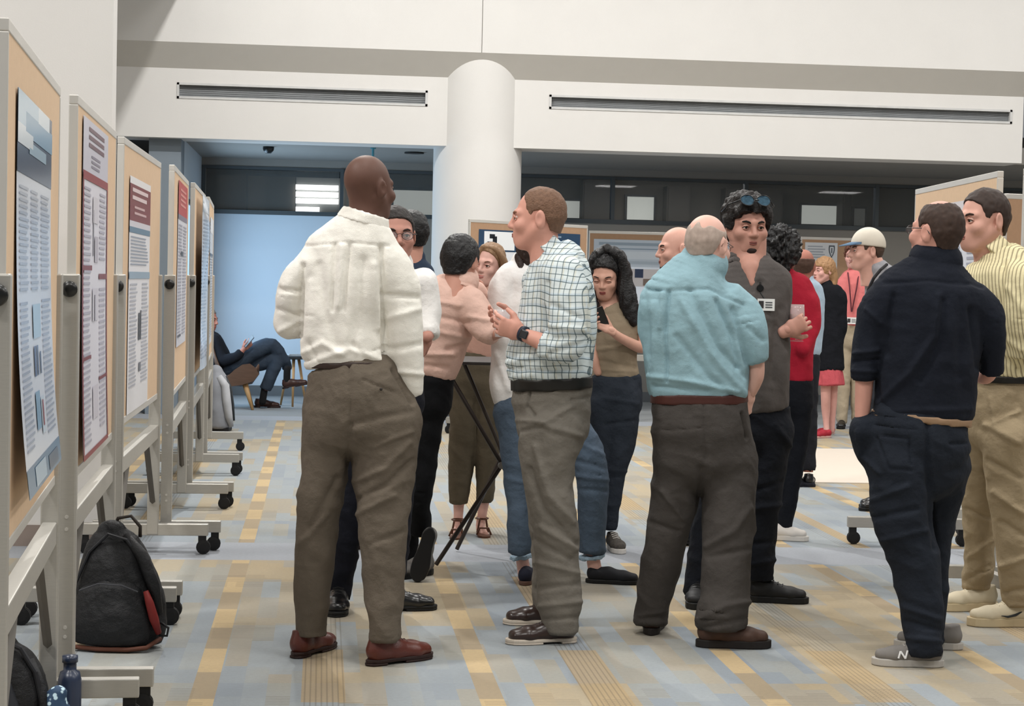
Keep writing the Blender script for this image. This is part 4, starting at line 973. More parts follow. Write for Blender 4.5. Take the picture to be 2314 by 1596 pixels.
loose_hair(E, [[(1098, 559, -.04, 6, 8), (1118, 564, -.05, 8, 9), (1133, 580, -.05, 8, 12), (1141, 606, -.03, 9, 14), (1139, 636, -.02, 7, 10), (1131, 652, -.01, 4, 6)], [(1092, 560, -.04, 6, 8), (1083, 575, -.03, 6, 12), (1080, 605, .0, 6, 12), (1082, 636, .02, 5, 8)]], mw, vox=.0055, noise=((70, 70, 14, .003, 1),))
m_sandal = mat('bronze_sandal', '#5e3a28', .45)
for hx, hy, tx, ty in ((1038, 1200, 1026, 1229), (1083, 1196, 1101, 1226)):
    h = ground(hx, hy); t = ground(tx, ty); d = (t-h); L_ = np.linalg.norm(d); d /= L_; R = np.stack([d, np.cross(UPZ, d), UPZ], 1); o = (h+t)/2-d*.12
    up_, so, la = shoe_parts(.24, .95, 'slip'); q = np.array(so[0])*np.array([1, 1, .6])
    s_o = mkobj('sandal', q@R.T+o, so[1], m_sandal, E['root'])
    st = MB()
    for xx, zz, ww in ((.17, .05, .04), (.08, .085, .03)): st.tube([o+R@np.array([xx, -ww, .012]), o+R@np.array([xx+.01, -ww*.6, zz]), o+R@np.array([xx+.01, ww*.6, zz]), o+R@np.array([xx, ww, .012])], .006, 6)
    st.tube([o+R@np.array([.02+.03*math.cos(a), .035*math.sin(a), .085]) for a in np.linspace(0, 6.283, 13)], .005, 6)
    st.build('strap', m_sandal, s_o)
# ---- F: woman in white blouse and frayed jeans, behind the checked shirt man
m_jean = cloth('mid_blue_jeans', '#4d5b6b', b2s=22, noise=.1, nscale=5)
m_navysn = mat('navy_canvas', '#15182a', .8, noise=.05); m_gum = mat('brown_gum_sole', '#5b4237', .6); m_pale_sk = skin_mat('pale', '#e0b1a3')
Fm = person('woman in a white blouse and blue jeans with frayed hems seen from behind', 8.93, (1265, 1320), m_pale_sk,
  head=dict(c=(1206, 566, 102), rot=(176, 0, 0), female=True, brow='#2b1a14'),
  garments=[dict(name='blouse', mat=cloth('white_blouse', '#eceae8', b2=.5, b2s=10), noise=FN, vox=.010, chains=[([(1190, 598, 0, 34, 32), (1186, 626, 0, 62, 44), (1182, 700, 0, 68, 48), (1178, 790, 0, 64, 50), (1180, 860, 0, 71, 52), (1190, 905, 0, 66, 48)], 0, 1), ([(1134, 655, 0, 26, 30), (1126, 720, 0, 22, 26), (1150, 770, -.05, 20, 24)],)],
     folds=[([(1125, 800), (1150, 880)], 6, .008), ([(1160, 640), (1150, 800)], 8, -.007)]),
   dict(name='jeans', mat=m_jean, noise=TN, vox=.009, chains=[([(1186, 880, 0, 66, 50), (1205, 935, 0, 78, 54)], 1, 0), ([(1157, 935, 0, 40, 46), (1166, 1020, 0, 34, 40), (1170, 1094, 0, 28, 34), (1175, 1180, 0, 26, 30), (1176, 1258, 0, 25, 28)], 0, 1), ([(1255, 940, 0, 46, 50), (1310, 1000, -.02, 41, 44), (1338, 1074, -.05, 33, 37), (1338, 1170, -.02, 30, 33), (1337, 1258, 0, 29, 31)], 0, 1)],
     folds=[([(1305, 1000), (1360, 1030)], 5, .008), ([(1303, 1040), (1368, 1060)], 5, -.008), ([(1305, 1075), (1370, 1085)], 5, .008), ([(1310, 1105), (1368, 1110)], 5, -.007), ([(1145, 1080), (1195, 1095)], 5, .007)]),
   dict(name='frayed_hem', mat=mat('frayed_denim', '#9fb7c9', .95, noise=.2, nscale=80), core=False, k=0, vox=.006, noise=((70, 70, 90, .005, 0),), chains=[([(1176, 1254, 0, 26, 29), (1177, 1263, 0, 25, 28)], 1, 1), ([(1337, 1254, 0, 30, 32), (1338, 1263, 0, 29, 31)], 1, 1)])],
  limbs=[[(1176, 1240, 0, 14), (1184, 1290, 0, 15), (1186, 1312, 0, 15)], [(1337, 1240, 0, 15), (1344, 1285, 0, 16), (1352, 1312, 0, 16)]],
  hair=[dict(kw=dict(t=.016, rough=.005, hl=[(-.1, .06), (-.05, .04), (-.03, -.02), (0, -.09), (.1, -.13)]), mat=mat('dark_brown_hair2', '#2a1c17', .55, bump=.5, bscale=120))],
  shoes=[(((1185, 1325), (1196, 1306), (m_navysn, m_gum, m_navysn)), dict(kind='slip', laces=False, L=.26)), (((1326, 1317), (1444, 1321), (mat('black_canvas', '#0e0f16', .8), m_black_sole, m_navysn)), dict(kind='slip', laces=False, L=.265))])
loose_hair(Fm, [[(1174, 582, -.03, 10, 14), (1178, 604, -.06, 8, 10), (1184, 622, -.07, 4, 6)], [(1205, 575, -.02, 14, 16), (1204, 605, -.05, 10, 10)]], mat('dark_brown_hair2', '#2a1c17', .55))
# ---- G: checked shirt man
def plaid():
    m = bpy.data.materials.new('checked_shirt_cloth'); m.use_nodes = True; nt = m.node_tree; N = nt.nodes; L = nt.links; b = N['Principled BSDF']; b.inputs['Roughness'].default_value = .9; b.inputs['Specular IOR Level'].default_value = .2
    tc = N.new('ShaderNodeTexCoord'); nz = N.new('ShaderNodeTexNoise'); nz.inputs['Scale'].default_value = 3.5; L.new(tc.outputs['Object'], nz.inputs['Vector'])
    ad = N.new('ShaderNodeMixRGB'); ad.blend_type = 'LINEAR_LIGHT'; ad.inputs[0].default_value = .03; L.new(tc.outputs['Object'], ad.inputs[1]); L.new(nz.outputs['Color'], ad.inputs[2])
    sx = N.new('ShaderNodeSeparateXYZ'); L.new(ad.outputs[0], sx.inputs[0])
    def mth(op, a, bb=None):
        n = N.new('ShaderNodeMath'); n.operation = op
        for i, v in enumerate((a, bb)):
            if v is None: continue
            if isinstance(v, (int, float)): n.inputs[i].default_value = v
            else: L.new(v, n.inputs[i])
        return n.outputs[0]
    u = mth('SUBTRACT', sx.outputs[0], mth('MULTIPLY', sx.outputs[1], .55)); v = sx.outputs[2]
    def lines(c, per, off, w): return mth('LESS_THAN', mth('FRACT', mth('ADD', mth('DIVIDE', c, per), off)), w)
    def mix(f, A, Bc):
        n = N.new('ShaderNodeMix'); n.data_type = 'RGBA'; L.new(f, n.inputs['Factor'])
        for k, vv in (('A', A), ('B', Bc)):
            if isinstance(vv, tuple): n.inputs[k].default_value = vv
            else: L.new(vv, n.inputs[k])
        return n.outputs['Result']
    c = lin('#d3dcdd')
    c = mix(mth('MULTIPLY', lines(u, .052, .5, .2), .35), c, lin('#c8bfa0')); c = mix(mth('MULTIPLY', lines(v, .052, .5, .2), .35), c, lin('#9fb8cf'))
    c = mix(mth('MULTIPLY', lines(u, .026, .0, .13), .8), c, lin('#3d5560')); c = mix(mth('MULTIPLY', lines(v, .026, .0, .13), .8), c, lin('#41585f'))
    L.new(c, b.inputs['Base Color'])
    bp = N.new('ShaderNodeBump'); bp.inputs['Strength'].default_value = .35; bp.inputs['Distance'].default_value = .03; n2 = N.new('ShaderNodeTexNoise'); n2.inputs['Scale'].default_value = 11; L.new(tc.outputs['Object'], n2.inputs['Vector']); L.new(n2.outputs['Fac'], bp.inputs['Height']); L.new(bp.outputs[0], b.inputs['Normal'])
    return m
m_plaid = plaid()
m_greytr = cloth('grey_khaki_trousers', '#736e66', b2=.5, b2s=14)
m_dbrown = mat('dark_brown_leather', '#31211c', .3, noise=.05, spec=.55); m_whitesole = mat('off_white_sole', '#cfc3b4', .6)
G = person('balding man in a checked shirt and grey trousers standing in profile with a smartwatch', 7.58, (1232, 1435), skin_mat('ruddy', '#d39b8a'),
  head=dict(c=(1217, 494, 138), rot=(-98, 0, 0), d=-.01, brow='#8a5f4c', lip='#a8665c', jaw=1.05),
  garments=[dict(name='shirt', mat=m_plaid, k=.03, noise=FN, chains=[
    ([(1248, 562, 0, 40, 44), (1262, 594, 0, 60, 88), (1262, 646, 0, 74, 104), (1260, 716, 0, 85, 102), (1250, 780, 0, 92, 98), (1243, 815, 0, 95, 95), (1246, 834, 0, 92, 92), (1247, 852, 0, 87, 87)], 1, 1),
    ([(1272, 625, -.16, 46, 44), (1284, 700, -.21, 45, 42), (1284, 765, -.22, 42, 40), (1262, 786, -.22, 35, 35), (1226, 775, -.20, 27, 27)], 0, 1),
    ([(1225, 640, .16, 44, 40), (1225, 720, .19, 38, 36), (1205, 735, .14, 26, 28)], 0, 1)],
    folds=[([(1200, 620), (1190, 760), (1165, 850)], 4, .006), ([(1240, 640), (1235, 740)], 6, -.014), ([(1335, 660), (1325, 800)], 8, -.010), ([(1240, 800), (1330, 770)], 7, -.009), ([(1150, 820), (1230, 800)], 7, .009), ([(1160, 840), (1300, 835)], 6, -.008), ([(1250, 690), (1310, 720)], 6, -.008), ([(1245, 735), (1315, 745)], 6, .009), ([(1255, 765), (1320, 760)], 6, -.009), ([(1230, 752), (1232, 796)], 4, -.010)]),
   dict(name='collar', mat=m_plaid, core=False, k=.0, vox=.006, chains=[([(1266, 548, 0, 36, 42), (1236, 576, 0, 42, 50)], 1, 1)]),
   dict(name='trousers', mat=m_greytr, noise=TN, chains=[
    ([(1246, 862, 0, 86, 82), (1247, 900, 0, 86, 84), (1250, 955, 0, 80, 84)], 1, 0),
    ([(1246, 975, -.09, 72, 58), (1238, 1030, -.09, 62, 56), (1240, 1094, -.09, 52, 52), (1248, 1150, -.09, 49, 50), (1256, 1216, -.08, 48, 48), (1260, 1300, -.08, 47, 46), (1264, 1368, -.08, 46, 46), (1266, 1436, -.08, 38, 42)], 0, 1),
    ([(1240, 975, .1, 64, 56), (1230, 1094, .1, 45, 50), (1243, 1216, .11, 40, 44), (1246, 1396, .13, 38, 40)], 0, 1)],
    folds=[([(1170, 950), (1230, 958)], 5, .010), ([(1228, 960), (1290, 920)], 6, .010), ([(1228, 962), (1310, 985)], 6, .010), ([(1180, 975), (1226, 965)], 5, -.009), ([(1210, 1010), (1240, 1120), (1290, 1180)], 7, .012), ([(1200, 1060), (1230, 1150), (1300, 1230)], 7, -.012), ([(1225, 1190), (1296, 1240)], 7, .012), ([(1210, 1220), (1290, 1265)], 7, -.010), ([(1215, 1270), (1300, 1295)], 6, .010), ([(1220, 1330), (1305, 1320)], 7, -.009), ([(1225, 1370), (1305, 1360)], 6, .010), ([(1235, 1400), (1305, 1395)], 5, -.008), ([(1200, 870), (1195, 920), (1210, 940)], 3, -.012), ([(1290, 905), (1332, 897)], 3, -.008)])],
  limbs=[[(1232, 776, -.20, 21), (1205, 765, -.18, 18), (1178, 754, -.15, 14, 12)], [(1205, 735, .14, 18), (1165, 728, .02, 14)]],
  hands=[dict(at=(1178, 754, -.15), fingers=(-.9, .25, .3), palm=(.1, .9, .3), curl=(.35, .45, .5, .55), thumb=(.6, .3), mirror=True), dict(at=(1168, 729, .03), fingers=(-.9, -.3, .1), palm=(-.1, -.7, .3), curl=(.4, .5, .55, .6))],
  hair=dict(kw=dict(t=.0035, rough=.0015, hl=[(-.1, .3), (-.06, .108), (-.045, .06), (-.036, .0), (-.024, -.012), (-.012, .026), (.02, .03), (.036, -.0), (.05, -.045), (.1, -.065)]), mat=mat('sandy_brown_hair', '#755744', .7, noise=.15, nscale=80, bump=.5, bscale=150)),
  shoes=[(((1303, 1452), (1142, 1456), (m_dbrown, m_whitesole, m_dbrown)), dict(L=.295)), (((1290, 1410), (1138, 1411), (m_dbrown, m_whitesole, m_dbrown)), dict(L=.295))])
belt(G, [(1246, 852, 0, 93, 92), (1247, 880, 0, 93, 92)])
# smartwatch
wp = at(1183, 755, 7.58-.165); wb = MB(); dirw = (at(1178, 754, 7.58-.15)-at(1205, 765, 7.58-.18)); dirw /= np.linalg.norm(dirw); nx = np.cross(dirw, UPZ); nx /= np.linalg.norm(nx); ny = np.cross(nx, dirw)
wb.lathe([(.031, -.011), (.032, 0), (.031, .011)], wp+FH*.012, 20, 0, np.stack([nx, ny, dirw], 1)); wo_ = wb.build('watch_strap', mat('navy_strap', '#1c2536', .6), G['root'], True)
wc = MB(); wc.box(wp-FH*.024, (.019, .006, .02), np.stack([dirw, FH, np.cross(dirw, FH)], 1)); bevel(wc.build('watch_case', mat('watch_glass', '#10151d', .12, spec=.6), G['root']), .005)
# ---- H: woman with phone
m_djean = cloth('dark_blue_jeans', '#2a3039', b2s=22, noise=.12, nscale=5)
m_blackhair = mat('black_hair', '#0b0a0c', .5)
Hm = person('woman with long wavy black hair in a khaki top looking down at a phone', 10.07, (1375, 1250), skin_mat('olive', '#cd9f8c'),
  head=dict(c=(1368, 623, 98), rot=(-14, 20, 0), female=True, d=-.03, brow='#17110f', lip='#8f4a44', closed=1),
  garments=[dict(name='top', mat=cloth('khaki_top', '#90826e', b2=.4, b2s=12, noise=.08, nscale=6), noise=FN, chains=[([(1386, 704, .01, 46, 28), (1392, 718, 0, 52, 36), (1392, 765, 0, 50, 44), (1390, 810, 0, 47, 38), (1391, 852, 0, 51, 38)], 1, 1), ([(1436, 712, 0, 20, 22), (1450, 750, -.02, 17, 18)], 0, 1), ([(1347, 712, 0, 18, 22), (1342, 750, 0, 16, 18)], 0, 1)],
     folds=[([(1350, 790), (1430, 780)], 5, .006), ([(1350, 815), (1435, 830)], 5, -.006), ([(1360, 835), (1430, 840)], 4, .005)]),
   dict(name='jeans', mat=m_djean, noise=TN, vox=.0085, chains=[([(1391, 850, 0, 54, 40), (1392, 895, 0, 57, 45)], 1, 0), ([(1362, 915, 0, 30, 38), (1355, 1054, 0, 25, 30), (1350, 1130, 0, 19, 24), (1346, 1200, 0, 14, 18)], 0, 1), ([(1408, 915, 0, 37, 42), (1400, 1000, 0, 32, 37), (1391, 1054, -.01, 26, 31), (1382, 1130, 0, 19, 24), (1379, 1203, 0, 14, 18)], 0, 1)],
     folds=[([(1365, 900), (1440, 912)], 4, .006), ([(1368, 960), (1432, 950)], 4, -.006), ([(1368, 1060), (1415, 1066)], 4, .007), ([(1368, 1080), (1412, 1078)], 4, -.006)])],
  limbs=[[(1372, 660, -.01, 19, 19), (1376, 690, 0, 28, 24), (1384, 712, -.01, 42, 30)], [(1449, 745, -.02, 13), (1453, 785, -.05, 14), (1410, 768, -.16, 11), (1378, 746, -.22, 9)], [(1342, 745, 0, 13), (1340, 800, -.04, 12), (1352, 842, -.06, 9)]],
  hands=[dict(at=(1380, 747, -.215), fingers=(-.8, -.2, .45), palm=(-.3, -.5, .6), curl=(.4, .5, .55, .6), thumb=(.3, .5), s=.9)],
  hair=dict(kw=dict(t=.014, rough=.003, hl=[(-.1, .085), (-.08, .08), (-.055, .055), (-.035, .02), (-.02, -.03), (0, -.1), (.1, -.12)]), mat=m_blackhair),
  shoes=[(((1374, 1236), (1408, 1256), (mat('checker_canvas', '#4a4540', .8, noise=.5, nscale=90), mat('white_rubber', '#d8d4ce', .6), mat('white_rubber', '#d8d4ce', .6))), dict(kind='sneaker', L=.25)), (((1347, 1234), (1342, 1258), (mat('black_canvas', '#0e0f16', .8), mat('white_rubber', '#d8d4ce', .6))), dict(kind='sneaker', L=.25, laces=False))])
loose_hair(Hm, [[(1374, 566, -.06, 10, 12), (1396, 580, -.06, 13, 18), (1408, 612, -.04, 15, 22), (1414, 655, -.05, 18, 20), (1422, 695, -.07, 17, 16), (1431, 728, -.08, 8, 10)], [(1368, 566, -.06, 10, 12), (1347, 582, -.05, 11, 18), (1337, 615, -.03, 10, 20), (1337, 655, -.03, 9, 16), (1343, 690, -.05, 9, 12)], [(1372, 600, .08, 38, 16), (1378, 680, .09, 42, 16), (1392, 725, .09, 30, 12)]], m_blackhair, vox=.0055, noise=((45, 45, 16, .006, 1), (18, 18, 14, .006, 1)))
ph = at(1356, 722, 10.07-.245); R_ph = hand_frame((-.35, -.5, .8), (.2, -.8, -.5)); mp = MB(); mp.box(ph, (.072, .036, .0045), R_ph); o = bevel(mp.build('smartphone', mat('phone_black', '#0c0d0f', .2, spec=.6)), .004); tag(o, 'black smartphone held by the woman with long black hair', 'phone')

# ---- I: teal shirt man
m_teal = cloth('teal_shirt', '#90b0ba', b2=.5, b2s=10)
m_char = cloth('charcoal_trousers', '#474340', b2=.35, b2s=16)
m_brown2 = mat('worn_brown_leather', '#4a3226', .6, noise=.15, nscale=25); m_dksole = mat('dark_thick_sole', '#1d1715', .7)
I_ = person('older man with thin white hair and glasses in a teal short-sleeved shirt seen from behind', 7.52, (1580, 1455), skin_mat('pink', '#dcae9e'),
  head=dict(c=(1598, 554, 134), rot=(148, 6, 0), brow='#8d8078', fat=1.08),
  garments=[dict(name='shirt', mat=m_teal, k=.03, noise=FN, chains=[
    ([(1590, 600, 0, 54, 50), (1578, 624, 0, 74, 60), (1564, 668, 0, 101, 84), (1565, 715, 0, 112, 92), (1571, 770, 0, 114, 94), (1577, 830, 0, 113, 94), (1578, 870, 0, 112, 90), (1578, 893, 0, 108, 85)], 0, 1),
    ([(1650, 680, 0, 38, 48), (1676, 705, 0, 41, 47), (1686, 735, -.02, 40, 46), (1700, 785, -.02, 32, 40), (1709, 816, -.02, 24, 32)], 0, 1), ([(1482, 680, 0, 30, 46), (1466, 740, .06, 18, 38)],)],
    folds=[([(1512, 662), (1505, 740), (1508, 860)], 4, -.014), ([(1500, 662), (1494, 740)], 5, .009), ([(1458, 655), (1470, 800)], 8, -.008), ([(1480, 690), (1482, 860)], 8, .008), ([(1540, 680), (1600, 790), (1680, 890)], 8, .010), ([(1560, 660), (1620, 780), (1680, 850)], 8, -.010), ([(1530, 760), (1600, 850), (1650, 895)], 8, -.009), ([(1620, 680), (1655, 760), (1670, 830)], 7, -.018), ([(1655, 700), (1685, 820)], 6, -.010), ([(1470, 850), (1560, 862), (1660, 885)], 6, .010), ([(1480, 873), (1600, 885)], 5, -.008), ([(1470, 659), (1600, 655), (1680, 690)], 4, -.007), ([(1690, 740), (1720, 770)], 6, -.007)]),
   dict(name='collar', mat=m_teal, core=False, k=0, vox=.006, chains=[([(1592, 588, 0, 48, 46), (1580, 612, 0, 56, 52)], 1, 1)]),
   dict(name='trousers', mat=m_char, noise=TN, chains=[
    ([(1580, 906, 0, 104, 82), (1583, 960, -.01, 108, 90), (1590, 1020, 0, 110, 88)], 1, 0),
    ([(1536, 1045, 0, 54, 64), (1525, 1120, 0, 52, 58), (1506, 1216, 0, 42, 50), (1489, 1298, .02, 42, 46), (1470, 1420, .04, 34, 38)], 0, 1),
    ([(1645, 1050, 0, 62, 64), (1648, 1176, -.02, 56, 58), (1645, 1240, -.02, 54, 54), (1640, 1339, -.02, 52, 50), (1630, 1425, -.02, 54, 48)], 0, 1)],
    folds=[([(1585, 1060), (1580, 1200)], 9, -.014), ([(1500, 1110), (1540, 1170)], 6, .010), ([(1475, 1180), (1530, 1200)], 6, -.009), ([(1600, 1235), (1660, 1200), (1690, 1150)], 8, .012), ([(1605, 1260), (1690, 1240)], 7, -.009), ([(1580, 1400), (1640, 1370), (1690, 1360)], 7, .012), ([(1590, 1420), (1690, 1395)], 6, -.010), ([(1450, 1390), (1500, 1380)], 6, .009), ([(1672, 935), (1685, 990)], 3, -.016), ([(1590, 920), (1595, 1040)], 4, -.006)])],
  limbs=[[(1707, 806, -.02, 20, 22), (1709, 850, -.02, 18, 19), (1695, 888, .0, 14, 14)], [(1590, 600, .02, 42, 40), (1592, 570, .01, 44, 44)]],
  hands=[dict(at=(1697, 886, .0), fingers=(-.2, .1, -.95), palm=(-.8, .5, 0), curl=(1.0, 1.05, 1.1, 1.1), thumb=(.3, .6))],
  hair=dict(kw=dict(t=.0028, rough=.0012, hl=HL_BALD, crown=lambda X, Y, Z: (Z-.066+.014*np.sin(X*60+1)*np.cos(Y*50)-.012*np.cos(X*130))*.5+0*Y), mat=mat('white_hair', '#c3b0a4', .8, noise=.2, nscale=45, col2='#95857b')),
  shoes=[(((1468, 1444), (1482, 1404), (m_brown2, m_dksole, m_dksole)), dict(kind='sneaker', L=.29)), (((1572, 1462), (1742, 1464), (m_brown2, m_dksole, m_dksole)), dict(kind='sneaker', L=.305))])
belt(I_, [(1580, 888, 0, 110, 92), (1580, 911, 0, 111, 92)], mat('red_brown_belt', '#4a2620', .5))
spectacles(I_, '#6b4a3c')
# ---- J: bald bearded man behind the teal shirt
J = person('bald bearded man in a dark blue shirt in profile behind the teal shirt man', 10.4, (1548, 1235), skin_mat('pink2', '#d9a796'),
  head=dict(c=(1529, 563, 98), rot=(-82, 4, 0), brow='#3b2a22', lip='#9a6258'),
  garments=[dict(name='shirt', mat=cloth('dark_blue_shirt', '#27324a'), noise=FN, vox=.013, chains=[([(1545, 608, 0, 28, 30), (1548, 640, 0, 50, 72), (1552, 740, 0, 54, 74), (1552, 860, 0, 50, 66)], 0, 1)]),
   dict(name='trousers', mat=cloth('dark_trousers_j', '#23262c'), noise=TN, vox=.013, chains=[([(1552, 860, 0, 48, 62), (1552, 920, 0, 48, 64)], 1, 0), ([(1550, 940, -.09, 36, 34), (1548, 1080, -.09, 28, 30), (1548, 1222, -.08, 20, 22)], 0, 1), ([(1554, 940, .09, 36, 34), (1552, 1080, .09, 28, 30), (1552, 1212, .09, 20, 22)], 0, 1)])],
  hair=dict(name='beard', kw=dict(style='cap', t=-.04, rough=.002, hl=[(-.2, -.2), (.2, -.2)], extra=[((0, -.062, -.098), (.034, .034, .026)), ((.03, -.045, -.085), (.026, .035, .024)), ((-.03, -.045, -.085), (.026, .035, .024)), ((.05, -.015, -.06), (.014, .03, .035)), ((-.05, -.015, -.06), (.014, .03, .035))], crown=lambda X, Y, Z: Z+.055+0*X+0*Y), mat=mat('dark_beard', '#3a2c26', .8)),
  shoes=[(((1575, 1232), (1470, 1235), (m_black_lth, m_black_sole)), dict(L=.28, laces=False)), (((1575, 1224), (1470, 1226), (m_black_lth, m_black_sole)), dict(L=.28, laces=False))])
# ---- K: grey polo man
m_polo = cloth('charcoal_polo', '#56514f', b2=.35, b2s=12)
m_bj = cloth('black_blue_jeans', '#15181f', b2s=20, noise=.12, nscale=4)
m_kshoe = mat('black_trainer', '#121214', .6, noise=.08)
K = person('curly haired man in a charcoal polo with sunglasses on his head', 8.46, (1690, 1372), skin_mat('tan2', '#bd8c7c'),
  head=dict(c=(1687, 509, 126), rot=(13, 7, 0), brow='#17100d', lip='#8d534a', fat=1.1),
  garments=[dict(name='polo', mat=m_polo, k=.025, noise=FN, chains=[([(1690, 594, .03, 44, 34), (1690, 608, .01, 76, 50), (1692, 640, 0, 90, 66), (1691, 700, 0, 89, 76), (1690, 800, -.01, 91, 80), (1690, 900, 0, 91, 76), (1692, 930, 0, 89, 72)], 0, 1), ([(1752, 640, .02, 30, 40), (1757, 690, .05, 26, 36), (1757, 725, .07, 22, 30)], 0, 1), ([(1628, 640, .02, 30, 40), (1620, 720, .03, 26, 36)], 0, 1)],
     folds=[([(1715, 640), (1700, 760)], 6, -.006), ([(1760, 700), (1740, 860)], 9, -.008), ([(1730, 760), (1720, 920)], 9, .007), ([(1770, 800), (1765, 920)], 7, .007), ([(1690, 600), (1700, 660)], 3, -.008)]),
   dict(name='collar', mat=m_polo, core=False, k=0, vox=.006, chains=[([(1688, 578, .05, 50, 36), (1690, 600, .035, 60, 44)], 1, 1)]),
   dict(name='jeans', mat=m_bj, noise=TN, chains=[([(1698, 920, 0, 84, 66), (1699, 965, 0, 88, 68)], 1, 0), ([(1735, 985, 0, 53, 58), (1722, 1094, 0, 46, 52), (1712, 1176, 0, 42, 46), (1715, 1277, 0, 32, 36), (1718, 1318, 0, 28, 32)], 0, 1), ([(1650, 985, 0, 50, 56), (1612, 1150, 0, 38, 44), (1580, 1290, 0, 27, 31), (1573, 1350, 0, 24, 28)], 0, 1)],
     folds=[([(1750, 960), (1785, 1010)], 6, .010), ([(1700, 1110), (1765, 1090)], 6, -.009), ([(1700, 1150), (1758, 1140)], 6, .009), ([(1695, 1230), (1748, 1225)], 6, -.008), ([(1695, 1275), (1747, 1265)], 6, .009)])],
  limbs=[[(1690, 545, .0, 42, 42), (1692, 585, -.01, 38, 38), (1694, 608, -.075, 25, 26), (1700, 642, -.122, 9, 9)], [(1757, 720, .07, 18), (1766, 748, -.03, 17), (1778, 746, -.11, 14)], [(1620, 715, .03, 18), (1615, 790, .0, 16), (1640, 830, -.1, 13)]],
  hands=[dict(at=(1776, 748, -.115), fingers=(.8, .0, .4), palm=(.25, .95, .1), curl=(.72, .78, .84, .9), thumb=(.7, .5), mirror=True)],
  hair=[dict(kw=dict(t=.026, rough=.012, nf=42, hl=[(-.14, .062), (-.08, .06), (-.06, .045), (-.04, .0), (-.024, -.025), (-.012, -.01), (.02, -.01), (.04, -.03), (.06, -.06), (.1, -.08)]), mat=mat('curly_dark_hair', '#17110f', .55, bump=.5, bscale=120)),
    dict(name='goatee', kw=dict(style='cap', t=-.04, rough=.001, hl=[(-.2, -.2), (.2, -.2)], extra=[((0, -.079, -.097), (.026, .019, .020))], crown=lambda X, Y, Z: Z+.082+0*X+0*Y), mat=mat('dark_goatee', '#2a1c18', .8))],
  shoes=[(((1700, 1360), (1816, 1364), (m_kshoe, m_black_sole, m_kshoe)), dict(kind='sneaker', L=.28)), (((1582, 1352), (1566, 1384), (m_kshoe, m_black_sole, m_kshoe)), dict(kind='sneaker', L=.28))])
# sunglasses pushed up into the hair
sg = MB()
for s in (-1, 1):
    ring = [np.array((s*.036+.03*math.cos(a), -.098+.012*abs(math.cos(a))+.014*math.sin(a), .112+.021*math.sin(a))) for a in np.linspace(0, 2*math.pi, 17)]
    sg.add(on_head(K, ring[:-1]), [tuple(range(16))]); sg.tube(on_head(K, ring), .0025, 6, 1)
    sg.tube(on_head(K, [(s*.066, -.088, .112), (s*.1, -.04, .088), (s*.104, .03, .05)]), .003, 6, 1)
sg.tube(on_head(K, [(-.01, -.1, .114), (.01, -.1, .114)]), .003, 6, 1)
o = sg.build('sunglasses', [mat('mirror_lens', '#5d8098', .08, metal=.7, noise=.3, nscale=60), mat('sunglass_frame', '#14161a', .3)], K['root'], True)
# badge with clip reel
def badge(P, px, py, d, w, h, name='badge', pic=True):
    c = at(px, py, P['D']+d); s = (P['D']+d)/F; Rb = np.stack([RT0, FH, UPZ], 1); mb = MB(); mb.box(c, (w*s/2, .0015, h*s/2), Rb)
    o = mb.build(name, mat('badge_white', '#e6e6e4', .35, noise=0), P['root'])
    if pic:
        q = MB(); q.box(c-FH*.002+RT0*(-w*s*.28)+UPZ*(h*s*.02), (w*s*.14, .001, h*s*.3), Rb); q.build('badge_photo', mat('badge_photo_dark', '#3a3638', .5, noise=.3, nscale=200), o)
        q = MB()
        for i in range(3): q.box(c-FH*.002+RT0*(w*s*.16)+UPZ*(h*s*(.2-.2*i)), (w*s*.2, .001, h*s*.045), Rb)
        q.build('badge_print', mat('badge_print', '#55585c', .5, noise=0), o)
    return o
badge(K, 1731, 689, -.155, 39, 27)
q = MB(); q.lathe([(.014, -.004), (.016, 0), (.014, .004)], at(1718, 651, 8.46-.145), 14, 0, np.stack([RT0, UPZ, -FH], 1)); q.tube([at(1718, 638, 8.46-.135), at(1719, 662, 8.46-.145), at(1729, 677, 8.46-.153)], .0035, 6); q.build('badge_reel', m_knob, K['root'])
# wine glass
def wineglass(label, px, py0, py1, D, rpx, wine='#c08f86', fill=.6):
    p0 = at(px, py1, D); p1 = at(px, py0, D); h = p1[2]-p0[2]; r = rpx*D/F
    e = MB(); e.lathe([(r*.95, 0), (r*.9, .004), (.006, .008), (.005, h*.34), (r*.55, h*.42), (r*.98, h*.58), (r, h*.75), (r*.92, h), (r*.90, h), (r*.97, h*.75), (r*.94, h*.6), (r*.4, h*.43), (.001, h*.42)], p0, 20)
    o = e.build('wine_glass', mat('clear_plastic', '#e8e4e2', .05, noise=0, alpha=.22, spec=.6), None, True); tag(o, label, 'glass')
    w = MB(); w.lathe([(.001, h*.43), (r*.5, h*.45), (r*.93, h*.6), (r*.95, h*(.6+.25*fill))], p0, 18); w.build('wine', mat('pink_wine_'+wine, wine, .1, noise=0, alpha=.8), o, True)
    return o
wineglass('stemmed glass of pink wine in the hand of the man in the charcoal polo', 1800, 688, 772, 8.46-.065, 16.5)
